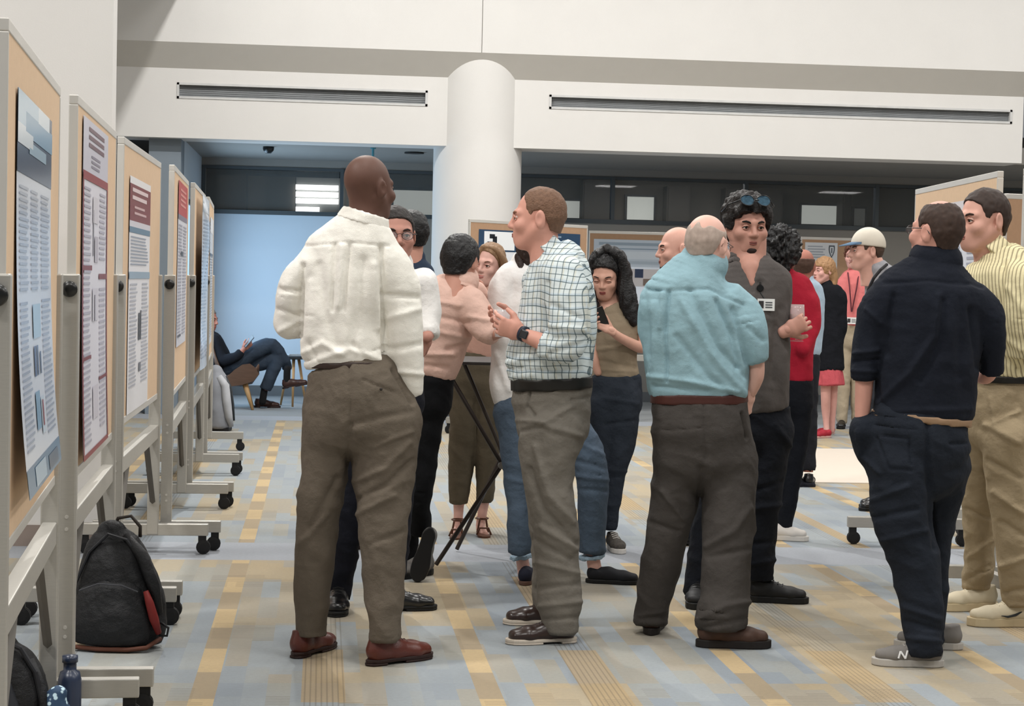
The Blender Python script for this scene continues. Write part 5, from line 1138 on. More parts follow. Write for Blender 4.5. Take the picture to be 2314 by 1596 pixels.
# ---- L: red shirt person with afro twists
m_red = cloth('crimson_shirt', '#a31f33', b2=.3)
L_ = person('person with short black twisted hair in a crimson shirt seen from behind', 10.55, (1775, 1222), skin_mat('brown', '#7a4d3c'),
  head=dict(c=(1766, 580, 92), rot=(150, 0, 0), brow='#0c0a0a'),
  garments=[dict(name='shirt', mat=m_red, noise=FN, vox=.011, chains=[([(1772, 628, 0, 26, 26), (1782, 650, 0, 48, 36), (1790, 690, 0, 56, 42), (1793, 740, 0, 54, 44), (1794, 800, 0, 42, 42), (1797, 862, 0, 38, 38)], 0, 1), ([(1828, 685, -.02, 20, 24), (1834, 735, -.04, 17, 20), (1815, 790, -.12, 13, 14)],)]),
   dict(name='jeans', mat=m_bj, noise=TN, vox=.011, chains=[([(1797, 858, 0, 38, 36), (1796, 905, 0, 40, 38)], 1, 0), ([(1812, 920, 0, 24, 30), (1800, 1020, 0, 20, 26), (1785, 1120, 0, 17, 21), (1772, 1205, 0, 15, 18)], 0, 1), ([(1780, 920, .05, 24, 30), (1765, 1050, .05, 20, 26), (1750, 1205, .05, 15, 18)], 0, 1)])],
  hair=dict(kw=dict(t=.038, rough=.016, nf=55, back=.01, topz=.02, hl=[(-.15, .05), (-.07, .045), (-.04, .0), (-.01, -.04), (.04, -.08), (.15, -.11)]), mat=m_blackhair),
  shoes=[(((1752, 1220), (1791, 1222), (mat('white_trainer', '#d8d3cd', .6), mat('white_rubber', '#d8d4ce', .6))), dict(kind='sneaker', L=.28, laces=False)), (((1735, 1216), (1765, 1213), (mat('white_trainer', '#d8d3cd', .6), mat('white_rubber', '#d8d4ce', .6))), dict(kind='sneaker', L=.28, laces=False))])
# ---- M: man in pale blue shirt far behind red shirt
M_ = person('man in a pale blue shirt turned away behind the crimson shirt', 13.45, (1812, 1110), skin_mat('reddish', '#a06757'),
  head=dict(c=(1816, 601, 74), rot=(165, 0, 0), brow='#5a4034'),
  garments=[dict(name='shirt', mat=cloth('pale_blue_shirt', '#a9bccd'), noise=FN, vox=.014, chains=[([(1816, 634, 0, 20, 20), (1816, 652, 0, 42, 30), (1816, 720, 0, 44, 32), (1814, 800, 0, 38, 30)], 0, 1)]),
   dict(name='trousers', mat=cloth('dark_trousers_m', '#23242a'), noise=TN, vox=.014, chains=[([(1814, 798, 0, 38, 30), (1812, 840, 0, 38, 30)], 1, 0), ([(1800, 860, 0, 22, 24), (1797, 1098, 0, 15, 17)], 0, 1), ([(1826, 860, 0, 22, 24), (1826, 1098, 0, 15, 17)], 0, 1)])],
  hair=dict(kw=dict(t=.006, rough=.002, hl=HL_BALD, crown=lambda X, Y, Z: (Z-.05)*.8+0*Y+0*X), mat=mat('thin_brown_hair', '#4a352b', .8)),
  shoes=[(((1797, 1104), (1799, 1090), (m_black_lth, m_black_sole)), dict(laces=False, L=.28)), (((1826, 1104), (1828, 1090), (m_black_lth, m_black_sole)), dict(laces=False, L=.28))])
# ---- N: woman in black cardigan and red skirt
m_blonde = mat('dark_blonde_hair', '#8a6547', .55, noise=.3, nscale=60, stretch=(1, 1, .3), col2='#b08a62')
N_ = person('woman with dark blonde hair in a black cardigan, red skirt and red shoes', 18.1, (1866, 984), skin_mat('pinkpale', '#d3a096'),
  head=dict(c=(1861, 612, 57), rot=(-62, 0, 0), female=True, brow='#6b4a38'),
  garments=[dict(name='cardigan', mat=cloth('black_cardigan', '#14161c'), noise=FN, vox=.012, chains=[([(1870, 646, 0, 14, 14), (1871, 660, 0, 34, 20), (1872, 730, 0, 33, 22), (1873, 836, 0, 34, 24)], 0, 1), ([(1842, 668, 0, 9, 12), (1838, 740, -.03, 8, 10), (1842, 800, -.08, 7, 9)],), ([(1902, 668, 0, 9, 12), (1905, 740, 0, 8, 10), (1890, 790, .1, 7, 9)],)]),
   dict(name='skirt', mat=cloth('red_skirt', '#b9525a'), noise=((40, 40, 2, .006, 1),), vox=.009, chains=[([(1873, 826, 0, 27, 22), (1874, 850, 0, 31, 25), (1874, 870, 0, 34, 28)], 1, 1)])],
  limbs=[[(1866, 850, 0, 13), (1866, 900, 0, 11), (1866, 925, .02, 10), (1867, 955, .02, 7), (1868, 980, .0, 7)], [(1882, 850, .08, 12), (1882, 900, .08, 10), (1880, 945, .1, 8), (1880, 974, .1, 6)]],
  hair=dict(kw=dict(t=.016, rough=.004, hl=[(-.15, .045), (-.07, .04), (-.05, .01), (-.03, -.06), (0, -.1), (.1, -.12)]), mat=m_blonde),
  shoes=[(((1884, 989), (1826, 991), (mat('red_canvas', '#a01f30', .7), mat('red_sole', '#c9a39a', .7))), dict(kind='slip', L=.26, laces=False)), (((1890, 981), (1838, 983), (mat('red_canvas', '#a01f30', .7), mat('red_sole', '#c9a39a', .7))), dict(kind='slip', L=.26, laces=False))])
loose_hair(N_, [[(1875, 600, .02, 13, 16), (1882, 630, .02, 11, 14), (1884, 644, .0, 7, 9)]], m_blonde, vox=.009)
# ---- O: coral polo
O_ = person('person in a coral polo and khaki trousers wearing a lanyard badge', 19.4, (1918, 968), skin_mat('pinkpale', '#d3a096'),
  head=dict(c=(1929, 580, 54), rot=(-25, 0, 0), smile=1, brow='#6b3a28'),
  garments=[dict(name='polo', mat=cloth('coral_polo', '#e0807f'), noise=FN, vox=.013, chains=[([(1931, 610, 0, 14, 14), (1931, 626, 0, 32, 20), (1932, 680, 0, 34, 24), (1930, 736, 0, 31, 22)], 0, 1), ([(1901, 640, 0, 10, 12), (1898, 680, 0, 9, 11)], 0, 1), ([(1962, 640, 0, 10, 12), (1966, 680, 0, 9, 11)], 0, 1)]),
   dict(name='trousers', mat=cloth('khaki_trousers_o', '#a89a84'), noise=TN, vox=.013, chains=[([(1924, 734, 0, 29, 21), (1922, 775, 0, 30, 22)], 1, 0), ([(1908, 800, 0, 16, 18), (1905, 870, 0, 14, 16), (1902, 955, 0, 11, 13)], 0, 1), ([(1938, 800, 0, 16, 18), (1937, 870, 0, 14, 16), (1936, 955, 0, 11, 13)], 0, 1)])],
  limbs=[[(1898, 675, 0, 7), (1896, 720, 0, 6), (1900, 755, -.02, 5)], [(1966, 675, 0, 7), (1968, 750, 0, 5)]],
  hair=dict(kw=dict(t=.02, rough=.010, nf=60, hl=HL_SHORT), mat=mat('auburn_hair', '#5c3524', .6, noise=.2, nscale=60)),
  shoes=[(((1904, 966), (1898, 971), (m_black_lth, m_black_sole)), dict(laces=False, L=.28)), (((1937, 966), (1940, 971), (m_black_lth, m_black_sole)), dict(laces=False, L=.28))])
q = MB(); Do = 19.4-.13; q.tube([at(1916, 616, Do+.06), at(1920, 650, Do-.01), at(1924, 705, Do-.005)], .007, 6); q.tube([at(1941, 616, Do+.06), at(1936, 650, Do-.01), at(1925, 705, Do-.005)], .007, 6); q.build('lanyard', mat('maroon_lanyard', '#5a2530', .7), O_['root'])
badge(O_, 1925, 725, -.14, 24, 15, 'badge', True)
# ---- P: capped man
P_ = person('smiling man in profile wearing a pale baseball cap with a blue peak', 12.2, (2000, 1160), skin_mat('fair2', '#d8a898'),
  head=dict(c=(1957, 567, 86), rot=(-80, 0, 0), smile=1, brow='#4a3428', lip='#a8685e'),
  garments=[dict(name='shirt', mat=cloth('heather_grey_shirt', '#9b9ba0'), noise=FN, vox=.012, chains=[([(1985, 612, 0, 24, 26), (1996, 636, 0, 38, 54), (2002, 700, 0, 46, 60), (2002, 830, 0, 42, 56)], 0, 1)]),
   dict(name='trousers', mat=cloth('dark_trousers_p', '#2b2d33'), noise=TN, vox=.014, chains=[([(2002, 828, 0, 42, 54), (2002, 880, 0, 42, 54)], 1, 0), ([(2000, 900, -.09, 32, 30), (2000, 1145, -.08, 18, 20)], 0, 1), ([(2003, 900, .09, 32, 30), (2003, 1135, .09, 18, 20)], 0, 1)])],
  limbs=[[(1972, 585, 0, 20, 20), (1986, 620, 0, 22, 22)]],
  hair=dict(kw=dict(t=.008, rough=.002), mat=mat('short_brown_hair', '#4a382d', .7)),
  shoes=[(((2030, 1153), (1940, 1155), (m_black_lth, m_black_sole)), dict(L=.29, laces=False)), (((2030, 1146), (1940, 1148), (m_black_lth, m_black_sole)), dict(L=.29, laces=False))])
hv, hq = hair_mesh(style='cap', t=.017, rough=0, hl=[(-.2, .045), (.2, .012)], topz=.01)
capo = mkobj('cap', on_head(P_, hv), hq, mat('cap_cream', '#cdc6b8', .85, noise=.05), P_['root'], smooth=True)
q = MB(); V = []; n = 10
for i in range(n+1):
    a = math.pi*(i/n); V += [(.072*math.cos(a), -.055-.04*math.sin(a), .052), (.07*math.cos(a), -.06-.115*math.sin(a), .043-.016*math.sin(a))]
V = np.array(V); Vb = V-np.array([0, 0, .005]); nv = len(V)
q.add(on_head(P_, np.concatenate([V, Vb])), [(2*i, 2*i+1, 2*i+3, 2*i+2) for i in range(n)]+[(nv+2*i, nv+2*i+2, nv+2*i+3, nv+2*i+1) for i in range(n)]+[(2*i+1, nv+2*i+1, nv+2*i+3, 2*i+3) for i in range(n)])
q.build('cap_peak', mat('cap_peak_blue', '#55708a', .8), capo, True)
q = MB(); q.tube([at(2004, 598, 12.2-.08), at(1990, 610, 12.2-.16), at(1975, 628, 12.2-.17), at(1962, 655, 12.2-.15), at(1955, 720, 12.2-.16)], .010, 8); q.build('lanyard', mat('black_lanyard', '#141216', .7), P_['root'])
# ---- Q: navy shirt man
m_navy = cloth('navy_shirt', '#191d27', b2=.5, b2s=10)
m_qj = cloth('indigo_jeans', '#20252e', b2s=18, noise=.14, nscale=4)
m_nbg = mat('grey_suede_q', '#77736f', .8, noise=.08); m_nbs = mat('grey_white_sole', '#b5b1ab', .6)
Q_ = person('man with glasses and thinning dark hair in a navy shirt and jeans seen from behind', 7.22, (2090, 1500), skin_mat('rosy', '#d39c8c'),
  head=dict(c=(2117, 524, 140), rot=(-143, -6, 0), brow='#3a2a22', fat=1.05),
  garments=[dict(name='shirt', mat=m_navy, k=.03, noise=FN, chains=[
    ([(2113, 594, 0, 56, 50), (2108, 622, 0, 90, 64), (2102, 658, 0, 120, 84), (2098, 720, 0, 118, 94), (2095, 800, 0, 114, 92), (2090, 880, 0, 110, 88), (2088, 942, 0, 109, 84)], 0, 1),
    ([(2004, 678, 0, 36, 46), (1984, 700, 0, 38, 46), (1970, 740, 0, 36, 42), (1958, 800, 0, 30, 37), (1953, 855, 0, 25, 30)], 0, 1),
    ([(2204, 680, 0, 36, 46), (2226, 704, 0, 38, 46), (2236, 740, 0, 35, 42), (2243, 800, .03, 29, 36), (2241, 836, .06, 27, 31)], 0, 1)],
    folds=[([(2120, 670), (2110, 760), (2060, 840), (1990, 910)], 8, .012), ([(2130, 680), (2125, 770), (2080, 860)], 8, -.010), ([(2170, 680), (2165, 850)], 9, -.007), ([(2020, 670), (2005, 800)], 8, -.014), ([(1980, 860), (2000, 930)], 6, -.010), ([(2190, 700), (2205, 830)], 7, -.014), ([(1930, 800), (1985, 790)], 5, .012), ([(1930, 818), (1985, 812)], 4, -.012), ([(1930, 838), (1982, 838)], 5, .010), ([(1985, 930), (2190, 925)], 7, .006), ([(2000, 642), (2100, 636), (2220, 650)], 4, -.006), ([(1960, 700), (1990, 730)], 5, .008)]),
   dict(name='collar', mat=m_navy, core=False, k=0, vox=.006, chains=[([(2114, 582, 0, 52, 48), (2112, 606, 0, 57, 52)], 1, 1)]),
   dict(name='jeans', mat=m_qj, k=.025, noise=TN, chains=[
    ([(2085, 938, 0, 106, 80), (2076, 975, -.01, 110, 90), (2076, 1020, -.01, 112, 92), (2080, 1050, 0, 104, 84)], 1, 0), ([(1958, 970, 0, 34, 36), (1962, 1010, .02, 30, 34), (1990, 1050, 0, 30, 40)],),
    ([(2038, 1063, -.05, 74, 74), (2040, 1161, -.06, 66, 62), (2063, 1250, -.06, 55, 54), (2080, 1353, -.06, 46, 46), (2086, 1420, -.06, 42, 42), (2088, 1488, -.06, 37, 40)], 0, 1),
    ([(2135, 1050, .05, 54, 62), (2120, 1139, .10, 45, 52), (2108, 1228, .14, 39, 46), (2100, 1339, .18, 38, 40), (2100, 1462, .22, 32, 34)], 0, 1)],
    folds=[([(2096, 955), (2096, 1060), (2112, 1240)], 7, -.016), ([(2000, 985), (2055, 992), (2058, 1050)], 3, -.009), ([(1985, 990), (2010, 1060), (2060, 1062)], 3, -.008), ([(2145, 1003), (2182, 1002)], 3, -.008), ([(1975, 1130), (2050, 1100)], 7, .011), ([(1980, 1170), (2070, 1150)], 7, -.010), ([(1995, 1220), (2090, 1200)], 7, .010), ([(2040, 1370), (2120, 1400)], 7, .010), ([(2045, 1405), (2125, 1425)], 6, -.010), ([(2050, 1440), (2125, 1450)], 6, .010), ([(1940, 975), (1950, 1030), (1990, 1070)], 5, .010)])],
  limbs=[[(1954, 848, 0, 21), (1951, 900, 0, 19), (1946, 966, .0, 15)], [(2240, 832, .06, 19), (2228, 852, .12, 17), (2205, 850, .25, 13)]],
  hair=dict(kw=dict(t=.005, rough=.002, hl=[(-.1, .3), (-.06, .12), (-.045, .05), (-.036, .0), (-.024, -.006), (-.012, .026), (.02, .03), (.036, -.0), (.05, -.05), (.1, -.075)], crown=lambda X, Y, Z: .052-np.sqrt(X**2*1.1+(Y+.005)**2*.7+(Z-.125)**2*.8)), mat=mat('thin_dark_hair', '#3d2c24', .7, noise=.2, nscale=70)),
  shoes=[(((2124, 1508), (1978, 1502), (m_nbg, m_nbs, mat('grey_lace', '#9b9792', .8))), dict(kind='sneaker', L=.275)), (((2156, 1468), (2040, 1462), (m_nbg, m_nbs, mat('grey_lace', '#9b9792', .8))), dict(kind='sneaker', L=.275))])
belt(Q_, [(2083, 936, 0, 113, 94), (2081, 953, 0, 114, 95)], mat('tan_belt', '#8d7156', .6))
spectacles(Q_, '#4a4a4c')
q = MB(); q.tube([at(1946+17*math.cos(a), 958+4*math.sin(a), 7.22+.028*math.sin(a)) for a in np.linspace(0, 6.283, 17)], .006, 8); q.build('wristband', m_knob, Q_['root'])
# letter N on the side of the trainer
sh = [c for c in Q_['root'].children if c.name.startswith('shoe')][0]
h = ground(2124, 1508); t = ground(1978, 1502); d_ = (t-h)/np.linalg.norm(t-h); sd = np.cross(UPZ, d_); 
if np.dot(sd, FH) > 0: sd = -sd
mid = (h+t)/2-d_*.275/2
def shp(x, z, w=.0475): return mid+d_*x+sd*w+UPZ*z
q = MB()
for a, b in (((.178, .036), (.170, .062)), ((.170, .062), (.152, .036)), ((.152, .036), (.144, .066))):
    q.tube([shp(a[0], a[1], .041 if a[1] > .05 else .0475), shp((a[0]+b[0])/2, (a[1]+b[1])/2, .0455), shp(b[0], b[1], .041 if b[1] > .05 else .0475)], .0038, 6)
q.build('shoe_letter', mat('white_reflective', '#e8e8e8', .4, noise=0), sh)
# ---- R: yellow striped shirt man
def striped():
    m = cloth('yellow_striped_shirt', '#e0d3a4', b2=.4, b2s=10); nt = m.node_tree; N = nt.nodes; L = nt.links; b = N['Principled BSDF']
    tc = N.new('ShaderNodeTexCoord'); nz = N.new('ShaderNodeTexNoise'); nz.inputs['Scale'].default_value = 3; L.new(tc.outputs['Object'], nz.inputs['Vector'])
    dt = N.new('ShaderNodeVectorMath'); dt.operation = 'DOT_PRODUCT'; dt.inputs[1].default_value = (.8, -.75, .12); L.new(tc.outputs['Object'], dt.inputs[0])
    ad = N.new('ShaderNodeMath'); ad.operation = 'MULTIPLY_ADD'; L.new(nz.outputs['Fac'], ad.inputs[0]); ad.inputs[1].default_value = .05; L.new(dt.outputs['Value'], ad.inputs[2])
    ml = N.new('ShaderNodeMath'); ml.operation = 'MULTIPLY'; ml.inputs[1].default_value = 1/.017; L.new(ad.outputs[0], ml.inputs[0]); fr = N.new('ShaderNodeMath'); fr.operation = 'FRACT'; L.new(ml.outputs[0], fr.inputs[0])
    cr = N.new('ShaderNodeValToRGB'); e = cr.color_ramp.elements; e[0].position = .62; e[0].color = lin('#e6dbb2'); e[1].position = .75; e[1].color = lin('#a3987a'); L.new(fr.outputs[0], cr.inputs[0]); L.new(cr.outputs[0], b.inputs['Base Color']); return m
m_yel = striped(); m_khaki = cloth('khaki_trousers', '#a59478', b2=.5, b2s=14)
m_creams = mat('cream_runner', '#d9cdb2', .7, noise=.06); m_crsole = mat('cream_foam_sole', '#cbb996', .6)
R_ = person('short haired man in a yellow striped shirt and khaki trousers in profile', 8.0, (2255, 1405), skin_mat('fair3', '#d3a190'),
  head=dict(c=(2222, 498, 138), rot=(-68, 2, 0), d=0, brow='#3a271e', lip='#a3665a'),
  garments=[dict(name='shirt', mat=m_yel, k=.03, noise=FN, chains=[([(2252, 566, 0, 42, 46), (2262, 598, 0, 66, 84), (2262, 640, 0, 80, 104), (2264, 720, 0, 80, 106), (2264, 800, 0, 76, 96), (2262, 848, 0, 73, 86)], 1, 1), ([(2302, 640, -.17, 42, 44), (2312, 720, -.2, 40, 42), (2318, 800, -.18, 34, 38)], 0, 1)],
     folds=[([(2270, 600), (2262, 700)], 6, -.012), ([(2240, 740), (2310, 790)], 7, .010), ([(2230, 780), (2300, 830)], 7, -.010), ([(2280, 650), (2310, 700)], 7, .009)]),
   dict(name='collar', mat=m_yel, core=False, k=0, vox=.006, chains=[([(2272, 552, 0, 36, 44), (2240, 580, 0, 42, 50)], 1, 1)]),
   dict(name='trousers', mat=m_khaki, noise=TN, chains=[([(2262, 856, 0, 72, 80), (2258, 920, 0, 72, 82), (2256, 965, 0, 66, 80)], 1, 0),
     ([(2275, 985, -.1, 50, 56), (2274, 1050, -.1, 48, 52), (2284, 1150, -.1, 42, 46), (2295, 1250, -.1, 38, 42), (2303, 1380, -.09, 34, 38)], 0, 1),
     ([(2228, 985, .1, 44, 52), (2222, 1072, .11, 41, 48), (2215, 1161, .12, 37, 42), (2214, 1272, .12, 30, 36), (2206, 1340, .12, 28, 34)], 0, 1)],
     folds=[([(2240, 900), (2250, 960), (2300, 930)], 5, .012), ([(2230, 960), (2300, 1000)], 7, .012), ([(2235, 1040), (2305, 1080)], 7, -.011), ([(2250, 1110), (2310, 1160)], 7, .012), ([(2262, 1180), (2314, 1210)], 7, -.010), ([(2265, 1280), (2314, 1260)], 7, .011), ([(2190, 1040), (2230, 1080)], 6, .010), ([(2185, 1150), (2240, 1170)], 6, -.010), ([(2190, 1260), (2240, 1220)], 6, .010), ([(2185, 1310), (2235, 1280)], 6, -.010), ([(2268, 1340), (2314, 1330)], 6, -.010)])],
  hair=dict(kw=dict(t=.006, rough=.002, hl=[(-.1, .085), (-.07, .08), (-.048, .055), (-.04, .0), (-.026, -.012), (-.012, .026), (.02, .03), (.036, -.0), (.05, -.045), (.1, -.07)]), mat=mat('short_dark_brown_hair', '#33241d', .65, noise=.15, nscale=80)),
  shoes=[(((2345, 1416), (2178, 1414), (m_creams, m_crsole, mat('cream_lace', '#e6dcc4', .8))), dict(kind='runner', L=.30)), (((2238, 1378), (2138, 1380), (m_creams, m_crsole, mat('cream_lace', '#e6dcc4', .8))), dict(kind='runner', L=.29))])
belt(R_, [(2262, 847, 0, 77, 90), (2261, 864, 0, 77, 90)])

# dark side flash on the near runner
h = ground(2345, 1416); t = ground(2178, 1414); d_ = (t-h)/np.linalg.norm(t-h); sd = np.cross(UPZ, d_)
if np.dot(sd, FH) > 0: sd = -sd
mid = (h+t)/2-d_*.15; shr = [q for q in R_['root'].children if q.name.startswith('shoe')][0]
q = MB(); q.tube([mid+d_*x+UPZ*z+sd*w for x, z, w in ((.06, .075, .036), (.1, .055, .041), (.135, .047, .045), (.165, .052, .047))], [.001, .006, .005, .001], 6); q.build('side_flash', m_dark, shr)
# ================================================================== SEATED MAN, CHAIR, TABLE
DS_ = 20.1
m_walnut = mat('walnut_shell', '#5a4233', .45, noise=.12, nscale=10, stretch=(1, 1, 6))
m_oak = mat('oak_leg', '#b08a5c', .5, noise=.1, nscale=14, stretch=(6, 6, 1))
S_ = person('man in a dark jacket and jeans seated with crossed legs in a wooden lounge chair', DS_, (575, 922), skin_mat('weathered', '#a87060'),
  head=dict(c=(470, 721, 52), rot=(72, 8, 0), brow='#55463e'),
  garments=[dict(name='jacket', mat=cloth('black_jacket', '#15181f'), noise=FN, vox=.012, chains=[([(468, 750, 0, 14, 22), (472, 768, 0, 26, 40), (488, 805, 0, 30, 38), (500, 838, 0, 30, 36)], 0, 1), ([(482, 770, -.15, 14, 13), (500, 812, -.19, 13, 12), (530, 808, -.19, 10, 10), (545, 795, -.17, 8, 8)], 0, 1)]),
   dict(name='jeans', mat=cloth('slate_jeans', '#353f4c'), noise=TN, vox=.011, chains=[([(505, 838, 0, 28, 34), (530, 828, 0, 22, 32)],), ([(530, 822, -.08, 20, 19), (575, 795, -.1, 17, 17), (613, 780, -.12, 15, 15), (640, 815, -.1, 13, 13), (648, 838, -.08, 10, 10)], 0, 1), ([(530, 832, .08, 20, 19), (580, 822, .06, 17, 17), (622, 815, .04, 15, 15), (612, 850, .0, 13, 13), (600, 880, 0, 13, 13)], 0, 1)])],
  limbs=[[(545, 796, -.17, 6), (553, 787, -.17, 5)], [(599, 876, 0, 7), (592, 908, 0, 7)], [(648, 836, -.08, 7), (648, 858, -.08, 7)]],
  hands=[dict(at=(551, 789, -.17), fingers=(.6, 0, .6), palm=(.5, .2, .6), curl=(.5, .5, .6, .6), s=.9)],
  hair=dict(kw=dict(t=.006, rough=.002), mat=mat('grey_hair', '#6d655e', .8)),
  shoes=[(((572, 921), (636, 922), (mat('brown_loafer', '#3d241c', .4), m_brownsole)), dict(L=.29, laces=False)),
         (((0, 0), (0, 0), (mat('brown_loafer', '#3d241c', .4), m_brownsole)), dict(L=.29, laces=False, frame=(np.stack([(RT0*.96+UPZ*.2)/np.linalg.norm(RT0*.96+UPZ*.2), FH, (UPZ*.96-RT0*.2)/np.linalg.norm(UPZ*.96-RT0*.2)], 1), at(638, 880, DS_-.08))))])
for ch_ in ([(599, 872, 0, 8), (593, 908, 0, 8)], [(649, 834, -.08, 8), (648, 862, -.08, 8)]):
    V, Q = solid([(px_chain(DS_, ch_), 0, 0)], .008); mkobj('sock', V, Q, mat('black_sock', '#0b0b0d', .9), S_['root'], smooth=True)
ph = at(563, 772, DS_-.2); mp = MB(); mp.box(ph, (.07, .035, .0045), hand_frame((.6, 0, .75), (-.6, -.4, .4))); tag(bevel(mp.build('smartphone', mat('phone_dark', '#2a2e33', .3)), .003), 'phone in the hand of the seated man', 'phone')
# chair -------------------------------------------------------------
ce = empty('lounge_chair', ground(545, 922), 'walnut shell lounge chair with splayed oak legs holding the seated man', 'chair')
def cpt(px, py, d): return at(px, py, DS_+d)
sh = MB(); n = 10; wd_ = .27
prof = [(586, 846), (570, 868), (545, 874), (515, 872), (498, 866), (488, 846), (476, 815), (466, 780), (458, 750)]
Vs = []
for j, dd in enumerate(np.linspace(-1, 1, 9)):
    for (x, y) in prof:
        lift = (abs(dd)**2)*(22 if 500 < x < 590 else 8); Vs.append(cpt(x+(10*abs(dd)**2 if x < 500 else 0), y-lift, dd*wd_))
m_ = len(prof); Fs = [(j*m_+i, j*m_+i+1, (j+1)*m_+i+1, (j+1)*m_+i) for j in range(8) for i in range(m_-1)]
sh.add(Vs, Fs); so_ = sh.build('seat_shell', m_walnut, ce, True); md = so_.modifiers.new('t', 'SOLIDIFY'); md.thickness = .014
# visible side cheek of the shell
ck = MB(); pts = [(500, 868), (512, 852), (530, 836), (548, 824), (565, 822), (578, 832), (585, 846), (572, 862), (548, 870), (520, 874)]
ck.add([cpt(x, y, -wd_-.0) for x, y in pts]+[cpt(x, y, -wd_+.014) for x, y in pts], [tuple(range(9, -1, -1)), tuple(range(10, 20))]+[(i, (i+1) % 10, 10+(i+1) % 10, 10+i) for i in range(10)]); ck.build('side_cheek', m_walnut, ce)
for (x0, y0, x1, d0, d1) in ((552, 862, 571, -.2, -.25), (552, 862, 571, .2, .25), (500, 864, 482, -.2, -.25), (500, 864, 482, .2, .25)):
    lg = MB(); p1 = cpt(x1, 900, d1); r_ = ray(x1, 925); p1 = at(x1, 925, DS_+d1); p1[2] = .001
    lg.tube([cpt(x0, y0, d0), p1], [.034, .014], 10); lg.build('leg', m_oak, ce, True)
# side table ---------------------------------------------------------
te = empty('side_table', ground(660, 912), 'small round side table with tapered legs beside the seated man', 'table')
c_ = at(664, 806, DS_+.55); tp = MB(); tp.lathe([(.10, -.03), (.19, -.006), (.20, 0), (.19, .008)], c_, 28); tp.build('table_top', mat('dark_table_top', '#2b3036', .4), te, True)
for a in (0.5, 2.6, 4.7):
    lg = MB(); lg.tube([c_+np.array([.06*math.cos(a), .06*math.sin(a), -.02]), np.array([c_[0]+.16*math.cos(a), c_[1]+.16*math.sin(a), .001])], [.018, .011], 8); lg.build('leg', m_oak, te, True)
q = MB(); q.box(c_+np.array([-.02, 0, .014]), (.1, .07, .005), None); q.box(c_+np.array([.0, .01, .024]), (.08, .06, .004), np.array([[.9, -.43, 0], [.43, .9, 0], [0, 0, 1]])); tag(q.build('magazine', mat('grey_paper', '#9aa3aa', .6)), 'grey magazine lying on the small round side table', 'magazine')
# folding X stand ------------------------------------------------------
m_xst = mat('dark_steel', '#3a332f', .4, metal=.5)
fa_, fb_ = ground(985, 1282), ground(1032, 1247)
ctr = at(1134, 1040, (depth(fa_)+depth(fb_))/2)
fe = empty('folding_stand', (ctr[0], ctr[1], 0), 'dark folding stand with crossed metal legs before the woman in olive trousers', 'folding stand')
for fpt, nm in ((fa_, 0), (fb_, 1)):
    yv = np.dot(fpt-CAM, FH)-np.dot(ctr-CAM, FH)
    cc = ctr+FH*yv; v = fpt-cc; mb_ = MB(); mb_.tube([fpt+UPZ*.012, cc+(-v)*.0+UPZ*0, cc-v*.98], .011, 8); mb_.build('leg', m_xst, fe)
    v2 = v-2*RT0*np.dot(v, RT0); mb_ = MB(); mb_.tube([cc+v2+UPZ*.012+FH*.02, cc-v2*.98+FH*.02], .011, 8); mb_.build('leg', m_xst, fe)
    q = MB(); q.lathe([(.016, -.02), (.018, 0), (.016, .03)], cc, 12, 0, np.stack([RT0, UPZ, -FH], 1)); q.build('pivot', mat('steel_pivot', '#8a8680', .4, metal=.6), fe)
v = fa_-ctr; 
for sg_ in (-1, 1):
    z_ = 1.0; q = MB(); a_ = ctr+RT0*sg_*.27*1.0; a_[2] = z_; q.tube([a_-FH*.34, a_+FH*.34], .012, 8); q.build('top_rail', m_xst, fe)
q = MB(); q.box((ctr[0], ctr[1], 1.02), (.27, .33, .008), np.stack([RT0, FH, UPZ], 1)); bevel(q.build('tray', mat('dark_tray', '#2a2624', .5), fe), .004)
# clear cup held by the checked man ------------------------------------
p0 = at(1133, 762, 7.58-.06); q = MB(); q.lathe([(.026, 0), (.036, .11), (.034, .11), (.024, .004), (.001, .004)], p0, 20); tag(q.build('plastic_cup', mat('clear_cup', '#e9ecee', .08, noise=0, alpha=.28, spec=.6), None, True), 'clear plastic cup in the hands of the man in the checked shirt', 'cup')
# backpacks -------------------------------------------------------------
def blob(cent, axes, prof, vox=.009, noise=(), k=.03):
    """prof: list of (z, half width, half depth, dx, dy)"""
    R = axes; ch = []
    for (z, a, b, dx, dy) in prof: ch.append([*(cent+R[:, 0]*dx+R[:, 1]*dy+UPZ*z), a, b])
    c = smooth_chain(np.array(ch), 3)
    lo = c[:, :3].min(0)-c[:, 3:].max(); hi = c[:, :3].max(0)+c[:, 3:].max(); f = Field(lo-.01, hi+.01, vox)
    f.chain(c, k, 1, 0, R[:, 1], .02)
    f.cut(lambda X, Y, Z: .002-Z+0*X+0*Y)
    V, Q = f.mesh()
    if noise:
        N = f.normals(V); dd = 0
        for (fx, fy, fz, amp) in noise: dd = dd+amp*(1-np.abs(2*vnoise(V*np.array([fx, fy, fz]), 3)-1))
        V = V+N*np.reshape(dd, (-1, 1))*np.clip(V[:, 2:3]*20, 0, 1)
    return V, Q
m_bp = mat('black_nylon', '#0c0d11', .6, noise=.15, nscale=12, bump=.3, bscale=300, bump2=.4, b2scale=18)
m_bpred = mat('red_trim', '#7d2320', .6); m_bpbr = mat('brown_trim', '#5c3526', .7); m_bpzip = mat('zip_grey', '#4c4d52', .4, metal=.4)
ax0 = np.stack([RT0, FH, UPZ], 1)
g_ = ground(266, 1462); 
e = empty('backpack', g_, 'black backpack with red side trim slumped against a poster board stand', 'backpack')
u = depth(g_)/F
